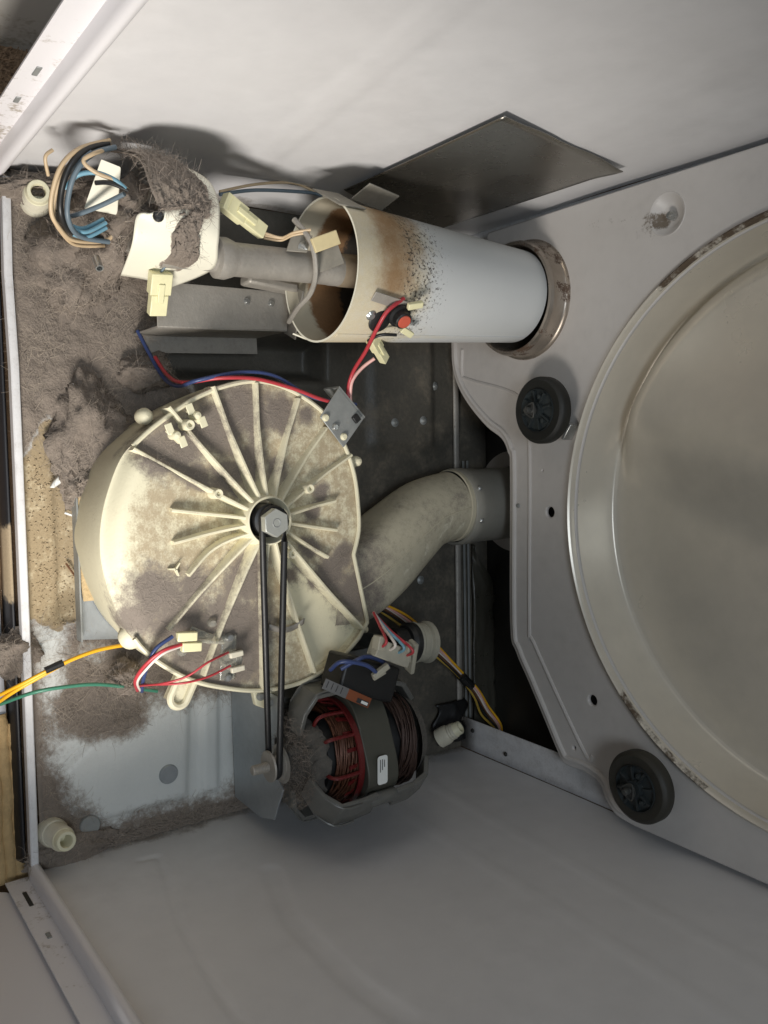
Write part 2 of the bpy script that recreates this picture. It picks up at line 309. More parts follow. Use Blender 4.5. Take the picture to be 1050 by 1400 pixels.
M_dish = mat('drum back enamel', (0.66, 0.61, 0.52), 0.26, 0.32, var=0.05, var_scale=8,
             layers=(('smudge', (0.60, 0.54, 0.44), 0.32, 4, 0.8, -0.30, 0.45), ('dust', (0.10, 0.07, 0.045), 0.9, 60, 0.8),))
M_pan = mat('floor pan', (0.66, 0.67, 0.64), 0.45, var=0.06, var_scale=30, bump=0.25, bump_scale=260,
            layers=(('grease_shade', (0.085, 0.078, 0.064), 0.45, 26, 0.5), ('grit', (0.33, 0.255, 0.155), 0.95, 70, 0.8), ('gritl', (0.50, 0.42, 0.28), 0.95, 38, 1.3),
                    ('scuff', (0.17, 0.145, 0.11), 0.7, 32, 1.5, 0.40, 0.85),
                    ('dust', LINT, 1.0, 190, 1.1, 0.22, 0.80), ('speck', (0.09, 0.07, 0.05), 0.9, 330, 1.5)))
M_lint = mat('grey lint', LINT, 1.0, var=0.33, var_scale=190, bump=1.0, bump_scale=420,
             layers=(('pale', (0.33, 0.28, 0.22), 1.0, 26, 1.5, 0.0, 0.75), ('pale', (0.12, 0.10, 0.085), 1.0, 60, 1.6, 0.22, 0.7)))
M_fibre = mat('lint fibre', (0.40, 0.335, 0.265), 0.9, var=0.45, var_scale=90)
M_fibre_d = mat('grey lint fibre', (0.28, 0.235, 0.195), 0.95, var=0.4, var_scale=120)
M_cream = mat('cream plastic', (0.67, 0.625, 0.455), 0.58, var=0.06, var_scale=25, bump=0.15, bump_scale=400,
              layers=(('haze', (0.40, 0.33, 0.22), 0.9, 110, 1.7, 0.32, 0.80), ('dust', (0.190, 0.160, 0.134), 1.0, 130, 0.9, 0.18, 0.62)))
M_cream2 = mat('cream fitting plastic', (0.70, 0.66, 0.47), 0.42, var=0.07, var_scale=80)
M_duct = mat('dusty cream duct plastic', (0.47, 0.43, 0.32), 0.5, var=0.10, var_scale=70, bump=0.15, bump_scale=400,
             layers=(('dust', (0.17, 0.145, 0.125), 1.0, 130, 1.1, 0.25, 0.85), ('scrape', (0.60, 0.57, 0.45), 0.5, 150, 0.9)))
M_conn = mat('cream connector plastic', (0.72, 0.68, 0.42), 0.4, var=0.08, var_scale=150, layers=(('dust', LINT, 1.0, 80, 1.4, 0.16, 0.6),))
M_ivory = mat('ivory plastic', (0.62, 0.58, 0.46), 0.5, var=0.15, var_scale=120,
              layers=(('dust', LINT, 1.0, 60, 1.5, 0.12, 0.55),))
M_ivory_shade = mat('dusty shaded ivory plastic', (0.36, 0.34, 0.27), 0.6, var=0.2, var_scale=90, layers=(('dust', LINT, 1.0, 60, 1.5, 0.12, 0.55),))  # ivory with its base darkened to carry the shade near the motor
M_cover = mat('ivory enamelled cover', (0.78, 0.75, 0.62), 0.45, var=0.05, var_scale=40,
              layers=(('dust', LINT, 1.0, 70, 0.8), ('speck', (0.25, 0.21, 0.16), 1.0, 330, 1.5)))
M_tube = mat('enamelled burner tube', (0.60, 0.61, 0.60), 0.4, var=0.04, var_scale=18,
             layers=(('haze', (0.56, 0.49, 0.34), 0.7, 160, 0.8, 0.15, 0.95), ('rust', (0.27, 0.165, 0.08), 0.85, 110, 0.8, 0.10, 0.95),
                     ('fleck', (0.045, 0.034, 0.026), 0.9, 340, 2.4, 0.45, 0.62)))
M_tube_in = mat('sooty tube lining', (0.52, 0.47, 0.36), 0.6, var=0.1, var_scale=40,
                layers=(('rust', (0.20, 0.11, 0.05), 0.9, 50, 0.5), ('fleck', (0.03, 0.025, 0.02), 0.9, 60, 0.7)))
M_steel = mat('dusty bare steel', (0.36, 0.335, 0.295), 0.5, 0.35, var=0.22, var_scale=90, bump=0.2, bump_scale=300,
              layers=(('dust', (0.21, 0.185, 0.16), 1.0, 45, 1.5, -0.05, 0.45),))
M_galv = mat('galvanised steel', (0.40, 0.425, 0.44), 0.42, 0.55, var=0.16, var_scale=140, bump=0.08, bump_scale=160)
M_galv_d = mat('dirty galvanised steel', (0.30, 0.31, 0.30), 0.5, 0.4, var=0.3, var_scale=60, bump=0.1, bump_scale=160,
               layers=(('dust', (0.20, 0.175, 0.15), 1.0, 60, 1.4, 0.0, 0.55),))
M_shield = mat('plain steel sheet', (0.27, 0.255, 0.225), 0.27, 0.9, var=0.10, var_scale=9, bump=0.12, bump_scale=14)
M_collar = mat('tarnished steel collar', (0.40, 0.345, 0.29), 0.34, 0.8, var=0.25, var_scale=50,
               layers=(('rust', (0.09, 0.055, 0.035), 0.8, 110, 1.5),))
M_pipe = mat('exhaust steel', (0.36, 0.345, 0.30), 0.45, 0.3, var=0.18, var_scale=40)
M_dark = mat('rear black steel', (0.028, 0.027, 0.022), 0.45, 0.0, var=0.3, var_scale=30, bump=0.2, bump_scale=60)
M_foil = mat('dark sheet', (0.045, 0.042, 0.032), 0.3, 0.0, var=0.3, var_scale=30, bump=0.3, bump_scale=40)
M_black = mat('black rubber', (0.012, 0.012, 0.012), 0.45, var=0.3, var_scale=200)
M_edge_strip = mat('black gasket', (0.012, 0.012, 0.014), 0.5, var=0.3, var_scale=200,
               layers=(('dust', (0.36, 0.28, 0.18), 0.9, 60, 0.8),))
M_tyre = mat('roller rubber', (0.012, 0.012, 0.010), 0.6, var=0.2, var_scale=200)
M_tyre2 = mat('worn brown roller rubber', (0.030, 0.027, 0.020), 0.6, var=0.2, var_scale=200)
M_hubp = mat('dark grey-blue plastic', (0.026, 0.032, 0.033), 0.5, var=0.2, var_scale=160)
M_bolt = mat('bright steel', (0.50, 0.51, 0.50), 0.3, 0.8, var=0.1, var_scale=150)
M_axle = mat('oily axle steel', (0.07, 0.07, 0.065), 0.5, 0.3, var=0.2, var_scale=200)
M_igp = mat('dusty igniter plate', (0.26, 0.24, 0.20), 0.7, 0.1, var=0.3, var_scale=120)
M_nut = mat('zinc nut', (0.50, 0.51, 0.47), 0.36, 0.55, var=0.06, var_scale=100)
M_copper = mat('copper winding', (0.12, 0.046, 0.024), 0.5, 0.35, var=0.35, var_scale=180)  # motor colours, copper to laminations, are set dark to stand for its shade
M_copper_d = mat('dull copper winding', (0.07, 0.04, 0.03), 0.6, 0.3, var=0.3, var_scale=180)
M_redp = mat('red insulation', (0.13, 0.012, 0.012), 0.4, var=0.2, var_scale=120)
M_bell = mat('grey end frame', (0.15, 0.147, 0.133), 0.32, 0.1, var=0.2, var_scale=90, trans=0.12,
             layers=(('dust', (0.17, 0.155, 0.13), 1.0, 50, 1.6, 0.05, 0.60),))
M_bell_d = mat('dusty motor end', (0.105, 0.095, 0.082), 0.95, 0.0, var=0.45, var_scale=110, bump=1.0, bump_scale=260)
M_stack = mat('motor laminations', (0.085, 0.082, 0.064), 0.5, 0.2, var=0.12, var_scale=80, layers=(('dust', (0.15, 0.135, 0.11), 1.0, 40, 1.4, 0.10, 0.75),))
M_label = mat('white label', (0.80, 0.80, 0.76), 0.45, var=0.05, var_scale=200)
M_foill = mat('silver label', (0.16, 0.16, 0.16), 0.4, 0.2, var=0.1, var_scale=200)
M_orange_l = mat('orange label', (0.22, 0.065, 0.025), 0.45, var=0.08, var_scale=100)
M_ink = mat('ink', (0.03, 0.03, 0.03), 0.6)
M_clear = mat('clear plastic', (0.80, 0.78, 0.68), 0.12, var=0.05, trans=0.75)
M_redd = mat('red sensor face', (0.52, 0.10, 0.06), 0.4, var=0.15, var_scale=250)
WD = (('dust', (0.27, 0.24, 0.21), 1.0, 70, 1.5, 0.14, 0.60),)
M_wire = {
    'red': mat('red wire', (0.42, 0.040, 0.050), 0.4, var=0.1, layers=WD),
    'pink': mat('pale pink wire', (0.70, 0.40, 0.36), 0.4, var=0.1, layers=WD),
    'blue': mat('dark blue wire', (0.035, 0.055, 0.15), 0.4, var=0.1, layers=WD),
    'lblue': mat('light blue wire', (0.16, 0.33, 0.42), 0.4, var=0.15, layers=WD),
    'slate': mat('slate wire', (0.13, 0.17, 0.20), 0.45, var=0.2, layers=WD),
    'black': mat('black wire', (0.018, 0.018, 0.018), 0.4, var=0.2, layers=WD),
    'tan': mat('tan wire', (0.56, 0.42, 0.26), 0.45, var=0.15, layers=WD),
    'orange': mat('orange wire', (0.80, 0.42, 0.02), 0.4, var=0.06, layers=WD),
    'yellow': mat('yellow wire', (0.45, 0.30, 0.05), 0.4, var=0.1, layers=WD),
    'green': mat('green wire', (0.05, 0.20, 0.13), 0.4, var=0.1, layers=WD),
    'white': mat('white wire', (0.68, 0.62, 0.56), 0.4, var=0.1, layers=WD),
    'brown': mat('brown wire', (0.13, 0.06, 0.03), 0.45, var=0.1, layers=WD),
}
M_carpet = mat('brown carpet', (0.20, 0.125, 0.07), 1.0, var=0.5, var_scale=260, bump=1.0, bump_scale=400)
M_carpet_f = mat('carpet yarn', (0.27, 0.175, 0.105), 1.0, var=0.6, var_scale=330)
M_wall = mat('room wall paint', (0.72, 0.69, 0.63), 0.7, var=0.04, var_scale=20,
             layers=(('dust', (0.36, 0.31, 0.22), 0.9, 40, 0.7),))
M_wood = mat('raw wood', (0.50, 0.34, 0.16), 0.8, var=0.35, var_scale=90, bump=0.8, bump_scale=160)
M_strip = mat('pale trim', (0.58, 0.58, 0.60), 0.5, var=0.15, var_scale=60)
M_tan_foam = mat('tan felt strip', (0.50, 0.37, 0.20), 0.95, var=0.3, var_scale=240, bump=0.6, bump_scale=500)

# ------------------------------------------------------------------ mesh helpers


def V(p):
    return Vector(p)


def catmull(pts, n=6, closed=False):
    pts = [V(p) for p in pts]
    m = len(pts)
    out = []
    rngs = range(m if closed else m - 1)
    for i in rngs:
        if closed:
            p0, p1, p2, p3 = pts[(i - 1) % m], pts[i], pts[(i + 1) % m], pts[(i + 2) % m]
        else:
            p0, p1, p2, p3 = pts[max(i - 1, 0)], pts[i], pts[i + 1], pts[min(i + 2, m - 1)]
        for k in range(n):
            t = k / n
            out.append(0.5 * ((2 * p1) + (p2 - p0) * t + (2 * p0 - 5 * p1 + 4 * p2 - p3) * t * t
                              + (3 * p1 - p0 - 3 * p2 + p3) * t ** 3))
    if not closed:
        out.append(pts[-1])
    return out


class MB:
    def __init__(self):
        self.v = []
        self.f = []

    def quad_strip(self, A, B):
        for i in range(len(A) - 1):
            self.f.append((A[i], A[i + 1], B[i + 1], B[i]))

    def add(self, pts):
        k = len(self.v)
        self.v += [tuple(p) for p in pts]
        return list(range(k, k + len(pts)))

    def box(self, c, s, r=None):
        r = r or Matrix.Identity(3)
        k = len(self.v)
        for dx in (-.5, .5):
            for dy in (-.5, .5):
                for dz in (-.5, .5):
                    self.v.append(tuple(V(c) + r @ V((dx * s[0], dy * s[1], dz * s[2]))))
        for q in ((0, 1, 3, 2), (4, 6, 7, 5), (0, 4, 5, 1), (2, 3, 7, 6), (0, 2, 6, 4), (1, 5, 7, 3)):
            self.f.append(tuple(k + i for i in q))
        return self

    def bar(self, a, b, w, h, up=(0, 0, 1), w2=None, h2=None):
        """rectangular bar from a to b, width w across, height h along up (tapered to w2,h2)."""
        a, b, up = V(a), V(b), V(up)
        d = (b - a).normalized()
        s = d.cross(up).normalized()
        u = s.cross(d).normalized()
        k = len(self.v)
        for p, ww, hh in ((a, w, h), (b, w2 or w, h2 or h)):
            for sx, su in ((-1, -1), (1, -1), (1, 1), (-1, 1)):
                self.v.append(tuple(p + s * ww * .5 * sx + u * hh * .5 * su))
        self.f += [(k, k + 1, k + 2, k + 3), (k + 7, k + 6, k + 5, k + 4)]
        for i in range(4):
            j = (i + 1) % 4
            self.f.append((k + i, k + 4 + i, k + 4 + j, k + j))
        return self

    def ring_frames(self, pts, closed=False):
        n = len(pts)
        tans = []
        for i in range(n):
            if closed:
                t = pts[(i + 1) % n] - pts[i - 1]
            else:
                t = pts[min(i + 1, n - 1)] - pts[max(i - 1, 0)]
            tans.append(t.normalized())
        ref = V((0, 0, 1)) if abs(tans[0].z) < .9 else V((1, 0, 0))
        u = tans[0].cross(ref).normalized()
        fr = []
        for i in range(n):
            u = (u - tans[i] * u.dot(tans[i])).normalized()
            fr.append((u, tans[i].cross(u)))
        return fr

    def tube(self, pts, r, n=8, closed=False, smooth=0, caps=True):
        if smooth:
            pts = catmull(pts, smooth, closed)
        pts = [V(p) for p in pts]
        fr = self.ring_frames(pts, closed)
        rings = []
        for i, p in enumerate(pts):
            rr = r[min(i, len(r) - 1)] if isinstance(r, (list, tuple)) else r
            rings.append(self.add([p + fr[i][0] * rr * math.cos(2 * PI * k / n) + fr[i][1] * rr * math.sin(2 * PI * k / n)
                                   for k in range(n)]))
        m = len(rings)
        for i in range(m if closed else m - 1):
            A, B = rings[i], rings[(i + 1) % m]
            for k in range(n):
                j = (k + 1) % n
                self.f.append((A[k], A[j], B[j], B[k]))
        if caps and not closed:
            self.f.append(tuple(reversed(rings[0])))
            self.f.append(tuple(rings[-1]))
        return self

    def lathe(self, prof, c, axis, n=32, closed=False, cap0=False, cap1=False):
        """prof: (radius, distance along axis)."""
        axis = V(axis).normalized()
        ref = V((0, 0, 1)) if abs(axis.z) < .9 else V((1, 0, 0))
        u = axis.cross(ref).normalized()
        w = axis.cross(u)
        c = V(c)
        rings = []
        for r, t in prof:
            rings.append(self.add([c + axis * t + (u * math.cos(2 * PI * k / n) + w * math.sin(2 * PI * k / n)) * r
                                   for k in range(n)]))
        m = len(rings)
        for i in range(m if closed else m - 1):
            A, B = rings[i], rings[(i + 1) % m]
            for k in range(n):
                j = (k + 1) % n
                self.f.append((A[k], A[j], B[j], B[k]))
        if cap0:
            self.f.append(tuple(reversed(rings[0])))
        if cap1:
            self.f.append(tuple(rings[-1]))
        return self

    def prism(self, poly, d):
        """poly: coplanar 3D points; d: extrusion vector."""
        d = V(d)
        A = self.add(poly)
        B = self.add([V(p) + d for p in poly])
        n = len(A)
        self.f.append(tuple(reversed(A)))
        self.f.append(tuple(B))
        for i in range(n):
            j = (i + 1) % n
            self.f.append((A[i], A[j], B[j], B[i]))
        return self

    def grid(self, fn, nu, nv):
        rows = [self.add([fn(i / (nu - 1), j / (nv - 1)) for j in range(nv)]) for i in range(nu)]
        for i in range(nu - 1):
            for j in range(nv - 1):
                self.f.append((rows[i][j], rows[i][j + 1], rows[i + 1][j + 1], rows[i + 1][j]))
        return self

    def build(self, name, material, parent=None, bevel=0.0, smooth=True, angle=35, attrs=None, solid=0.0, fixn=True):
        me = bpy.data.meshes.new(name)
        if parent is None:
            a = np.array(self.v)
            org = V(((a[:, 0].min() + a[:, 0].max()) / 2, (a[:, 1].min() + a[:, 1].max()) / 2, a[:, 2].min()))
        else:
            org = world_loc(parent)
        me.from_pydata([tuple(V(p) - org) for p in self.v], [], self.f)
        if fixn:
            bm = bmesh.new()
            bm.from_mesh(me)
            bmesh.ops.recalc_face_normals(bm, faces=bm.faces)
            bm.to_mesh(me)
            bm.free()
        if attrs:
            for k, fn in attrs.items():
                at = me.attributes.new(k, 'FLOAT', 'POINT')
                vals = [fn(*p) for p in self.v] if callable(fn) else fn
                at.data.foreach_set('value', np.array(vals, dtype=np.float32))
        if smooth:
            me.polygons.foreach_set('use_smooth', [True] * len(me.polygons))
            me.set_sharp_from_angle(angle=math.radians(angle))
        me.materials.append(material)
        o = bpy.data.objects.new(name, me)
        COL.objects.link(o)
        o.parent = parent
        if parent is None:
            o.location = org
        if solid:
            md = o.modifiers.new('solid', 'SOLIDIFY')
            md.thickness = solid
            md.offset = 0
        if bevel:
            md = o.modifiers.new('bevel', 'BEVEL')
            md.width = bevel
            md.segments = 2
            md.limit_method = 'ANGLE'
            md.angle_limit = math.radians(40)
        return o


def world_loc(o):
    p = V((0, 0, 0))
    while o is not None:
        p = p + o.location
        o = o.parent
    return p


def tag(o, label, cat, group=None, kind=None):
    o['label'] = label
    o['category'] = cat
    if group:
        o['group'] = group
    if kind:
        o['kind'] = kind
    return o


def thing(name, label, cat, loc, group=None):
    o = bpy.data.objects.new(name, None)
    COL.objects.link(o)
    o.location = loc
    o.empty_display_size = 0.02
    return tag(o, label, cat, group)


def structure(o):
    o['kind'] = 'structure'
    return o


def sdpoly(poly):
    """signed distance to a 2D polygon, positive inside."""
    q = [(p[0], p[1]) for p in poly]

    def f(x, y):
        inside = False
        best = 1e9
        n = len(q)
        for i in range(n):
            ax, ay = q[i]
            bx, by = q[(i + 1) % n]
            if (ay > y) != (by > y) and x < (bx - ax) * (y - ay) / (by - ay) + ax:
                inside = not inside
            ex, ey = bx - ax, by - ay
            t = max(0, min(1, ((x - ax) * ex + (y - ay) * ey) / (ex * ex + ey * ey + 1e-12)))
            best = min(best, math.hypot(x - ax - t * ex, y - ay - t * ey))
        return best if inside else -best
    return f


def sst(a, b, x):
    t = max(0.0, min(1.0, (x - a) / (b - a)))
    return t * t * (3 - 2 * t)


def fbm(x, y, z, s, o=4):
    return noise.fractal(V((x * s, y * s, z * s)), 0.9, 2.0, o)


def fibres(name, pts, material, parent=None, lo=0.008, hi=0.025, w=0.00035, lift=0.35, curl=1.0, seg=4):
    """loose fibres lying on and standing off a surface, one mesh. pts: (point, normal)."""
    vs, fs = [], []
    for p, nrm in pts:
        p, nrm = V(p), V(nrm)
        L = lo + (hi - lo) * random.random() ** 2 * 1.5
        d = V((random.gauss(0, 1), random.gauss(0, 1), random.gauss(0, 1)))
        d = (d - nrm * d.dot(nrm))
        if d.length < 1e-6:
            continue
        d = (d.normalized() + nrm * random.uniform(0.0, lift)).normalized()
        c = V((random.gauss(0, 1), random.gauss(0, 1), random.gauss(0, 1))).normalized() * curl * random.uniform(.2, 1.0)
        ww = w * random.uniform(.5, 1.2)
        k = len(vs)
        q = p.copy()
        for i in range(seg + 1):
            s = d.cross(nrm)
            s = s.normalized() * ww * (1.0 - .6 * i / seg)
            vs.append(tuple(q - s))
            vs.append(tuple(q + s))
            q = q + d * (L / seg)
            d = (d + c * .45 - nrm * 0.10).normalized()
        for i in range(seg):
            a = k + 2 * i
            fs.append((a, a + 1, a + 3, a + 2))
    m = MB()
    m.v, m.f = vs, fs
    return m.build(name, material, parent, smooth=False, fixn=False)


def wire(name, key, r, color, label, parent=None, sm=8, cat='wire', pts=None, group=None):
    m = MB().tube(pts or P[key], r, 7, smooth=sm)
    o = m.build(name, M_wire[color], parent, angle=60)
    if parent is None:
        tag(o, label, cat, group)
    return o


W = 0.338          # half the inner width
D = 0.548          # front edge to rear flange
H = 0.95           # panel height

# ------------------------------------------------------------------ the room outside the cabinet
m = MB()
m.grid(lambda u, v: (-0.9 + 1.9 * u, -0.9 + 2.0 * v, -0.035), 40, 40)
structure(m.build('room_floor', M_carpet))
m = MB()
m.grid(lambda u, v: (-0.466, -0.06 + 0.9 * u, -0.035 + 0.42 * v), 60, 40)
m.box((-0.4780, 0.39, 0.175), (0.020, 0.9, 0.42))
structure(m.build('room_wall', M_wall, attrs={'dust': lambda x, y, z: 0.50 - 2.2 * (z + 0.02) + 0.15 * fbm(x, y, z, 20)}))
pts = []
for i in range(5200):
    pts.append(((random.uniform(-0.462, -0.35), random.uniform(-0.03, 0.16), -0.035), (0, 0, 1)))
for i in range(900):
    pts.append(((random.uniform(-0.34, 0.1), random.uniform(-0.07, -0.02), -0.035), (0, 0, 1)))
o = fibres('carpet_pile', pts, M_carpet_f, lo=0.005, hi=0.011, w=0.0009, lift=2.5, curl=1.4, seg=3)
tag(o, 'coarse brown carpet pile along the outside of the cabinet', 'carpet', kind='stuff')

# strip of raw wood and trim in front of the base
t = thing('wooden_threshold', 'splintered raw wood strip lying along the front of the base pan', 'wood strip', (0.27, -0.03, -0.035))
for k in range(5):
    y0 = -0.052 + k * 0.0095
    a, b = 0.178 + 0.02 * random.random(), 0.352
    m = MB()

    def fn(u, v, y0=y0, a=a, b=b, k=k):
        x = a + (b - a) * u
        ang = PI * v
        rr = 0.0062 + 0.0016 * fbm(x, y0, k, 70)
        return (x, y0 + rr * math.cos(ang) + 0.002 * fbm(x, k * 3.0, 0, 25), -0.034 + 0.012 + rr * math.sin(ang))
    m.grid(fn, 40, 7)
    m.build('splinter', M_wood, t, solid=0.001)
m = MB()
m.grid(lambda u, v: (0.055 + 0.16 * u, -0.035 + 0.016 * v + 0.004 * u * (1 - v), -0.022 + 0.001 * math.sin(9 * u)), 20, 3)
o = m.build('trim_strip', M_strip, None, solid=0.002)
tag(o, 'pale bent trim strip lying in front of the base lip', 'trim strip')

# white panel standing in front of the right side
m = MB()
poly = []
for (cx, cz, a0) in ((-0.055, 0.02, 270),):
    for i in range(7):
        a = math.radians(270 + 90 * i / 6)
        poly.append((0.349, cx + 0.030 * math.cos(a), -0.004 + 0.03 + 0.030 * math.sin(a)))
poly += [(0.349, -0.025, 0.30), (0.349, -0.45, 0.30), (0.349, -0.45, -0.004)]
m.prism(poly, (0.022, 0, 0))
o = m.build('appliance_panel', M_white_out, bevel=0.002, attrs={'dust': lambda x, y, z: 0.0})
tag(o, 'pinkish white enamel panel standing in front of the cabinet side', 'panel')

# ------------------------------------------------------------------ cabinet shell
cab = thing('dryer_cabinet', 'white enamelled clothes dryer cabinet opened up with dirty floor pan', 'cabinet', (0, 0.27, 0))

s_recess = sdpoly(P['recess'])
s_channel = sdpoly(P['channel'])
s_panel = sdpoly(P['raised_panel'])
s_strip = sdpoly(P['raised_strip'])
s_white = sdpoly(P['white_region'])
s_grit = sdpoly(P['grit_region'])
s_patch = sdpoly(P['white_patch'])
s_pad = sdpoly(P['lint_pad_dark'])


def floor_h(x, y):
    h = 0.0
    h -= 0.034 * sst(-0.006, 0.010, s_recess(x, y))
    h -= 0.004 * sst(-0.002, 0.003, s_channel(x, y))
    h += 0.006 * sst(-0.004, 0.006, s_panel(x, y))
    h += 0.005 * sst(-0.004, 0.004, s_strip(x, y))
    if y > 0.40:      # pressed steps under the rear of the pan
        h += 0.006 * sst(-0.02, 0.0, 0.08 - abs(x + 0.16)) * sst(0.40, 0.42, y) * (1 - sst(0.50, 0.515, y))
    h += 0.0008 * fbm(x, y, 0, 9)
    return h


def m_white(x, y):
    a = s_white(x, y) + 0.010 * fbm(x, y, 1, 45)
    b = s_patch(x, y) + 0.008 * fbm(x, y, 2, 60)
    pad = s_pad(x, y) + 0.006 * fbm(x, y, 5, 60)
    return max(sst(-0.008, 0.012, a), 0.75 * sst(-0.01, 0.012, b)) * (1 - sst(-0.004, 0.006, pad))


def m_grit(x, y):
    return sst(-0.008, 0.01, s_grit(x, y) + 0.008 * fbm(x, y, 3, 50))


def m_grease_shade(x, y):
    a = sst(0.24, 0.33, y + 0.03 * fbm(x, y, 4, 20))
    b = sst(-0.02, 0.0, s_recess(x, y))  # recess bed is darkened too, painting in the shade of the cavity
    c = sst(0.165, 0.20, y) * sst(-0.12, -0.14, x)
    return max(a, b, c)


def m_lint(x, y):
    k = 1 - max(m_white(x, y), m_grit(x, y), m_grease_shade(x, y))
    return max(0.0, k)


def pan_dust(x, y):
    if y > 0.32:
        return 0.10 + 0.12 * fbm(x, y, 6, 12)
    wide = max(sst(-0.028, 0.035, s_white(x, y) + 0.008 * fbm(x, y, 1, 45)), 0.7 * sst(-0.02, 0.02, s_patch(x, y)))
    wide *= 1 - sst(-0.02, 0.012, s_pad(x, y))
    k = 1 - max(wide, 0.9 * m_grit(x, y), m_grease_shade(x, y))
    k *= 1 - 0.35 * sst(0.20, 0.6, fbm(x, y, 12, 13, 3))
    near = 0.34 * sst(0.13, 0.03, y) * sst(0.34, 0.20, x + 0.3 * y)      # hairy film on the front of the white area
    edge = 0.55 * sst(0.030, 0.0, W - x)
    return max(0.0, 0.95 * k, near * sst(0.0, 0.3, 1 - m_grit(x, y)), edge)


NX, NY = 236, 200
m = MB()
m.grid(lambda u, v: (-W + 2 * W * u, 0.002 + (0.60 - 0.002) * v, floor_h(-W + 2 * W * u, 0.002 + 0.598 * v)), NX, NY)
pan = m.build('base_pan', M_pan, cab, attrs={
    'grease_shade': lambda x, y, z: m_grease_shade(x, y),
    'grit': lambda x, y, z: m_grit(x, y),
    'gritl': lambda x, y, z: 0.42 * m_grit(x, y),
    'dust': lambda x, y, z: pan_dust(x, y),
    'scuff': lambda x, y, z: 0.50 * m_grease_shade(x, y) * sst(0.32, 0.40, y) + 0.1 * fbm(x, y, 3, 14),
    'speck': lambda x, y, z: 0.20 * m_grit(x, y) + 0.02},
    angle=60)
MB().lathe([(0.0, 0.0085), (0.0095, 0.0085), (0.0105, 0.0075), (0.0108, 0.004)], (P['plug_big'][0][0], P['plug_big'][0][1], 0), (0, 0, 1), 36).build('knockout_plug', M_galv, pan)
MB().lathe([(0.0, 0.0085), (0.0095, 0.0085), (0.0105, 0.0075), (0.0108, 0.004)], (P['plug_small'][0][0], P['plug_small'][0][1], -0.003), (0, 0, 1), 36).build('knockout_plug', M_galv_d, pan)
for p in P['floor_screws']:
    z0 = floor_h(p[0], p[1])
    MB().lathe([(0, 0.003), (0.0018, 0.003), (0.003, 0.0015), (0.0055, 0.0004), (0.006, -0.001)], (p[0], p[1], z0), (0, 0, 1), 14).build('floor_dimple', M_galv_d, pan)

# front lip, black strip outside it
lp = [P['lip'][4], P['lip'][0], P['lip'][1], P['lip'][2], P['lip'][3]]
m = MB()
A = m.add([(p[0], p[1] - 0.0015, 0.0) for p in lp]); B = m.add([(p[0], p[1] - 0.0015, 0.011) for p in lp])
C = m.add([(p[0], p[1] - 0.0005, 0.012) for p in lp])
C2 = m.add([(p[0], p[1] + 0.0050 - 0.002 * (abs(p[0] + 0.33) < 0.1), 0.012) for p in lp]); E_ = m.add([(p[0], p[1] + 0.0060, 0.011) for p in lp]); F_ = m.add([(p[0], p[1] + 0.0060, -0.002) for p in lp])
for a, b in ((A, B), (B, C), (C, C2), (C2, E_), (E_, F_)):
    m.quad_strip(a, b)
m.build('front_lip', M_white, cab, attrs={'dust': lambda x, y, z: 0.30 + 0.1 * (abs(x - 0.05) < 0.06), 'speck': lambda x, y, z: 0.05})
m = MB()
m.grid(lambda u, v: (-0.335 + 0.665 * u, -0.004 - 0.006 * v - 0.008 * u, -0.004 - 0.018 * v * v), 60, 5)
m.build('edge_strip', M_edge_strip, cab, solid=0.003, attrs={'dust': lambda x, y, z: 0.62 * sst(0.06, 0.02, abs(x - 0.03)) + 0.1})


def wall_bump_right(y, z):
    h = 0.0
    # two long pressed channels running up the panel
    for key, wd, dp in (('rib_right1', 0.0050, 0.0013), ('rib_right2', 0.014, 0.0014)):
        q = P[key]
        best = 1
        for i in range(len(q) - 1):
            ay, az, by, bz = q[i][1], q[i][2], q[i + 1][1], q[i + 1][2]
            t = max(0, min(1, ((y - ay) * (by - ay) + (z - az) * (bz - az)) / ((by - ay) ** 2 + (bz - az) ** 2)))
            best = min(best, math.hypot(y - ay - t * (by - ay), z - az - t * (bz - az)))
        h -= dp * sst(wd, wd * .3, best)
    h += 0.0005 * sst(0.012, 0.004, abs(y - 0.36 + 0.05 * (z - 0.2))) * sst(0.02, 0.06, z)
    h += 0.0005 * sst(0.012, 0.004, abs(y - 0.43 + 0.05 * (z - 0.2))) * sst(0.02, 0.06, z)
    h += 0.0014 * fbm(y, z, 7, 3.2, 2)
    return h


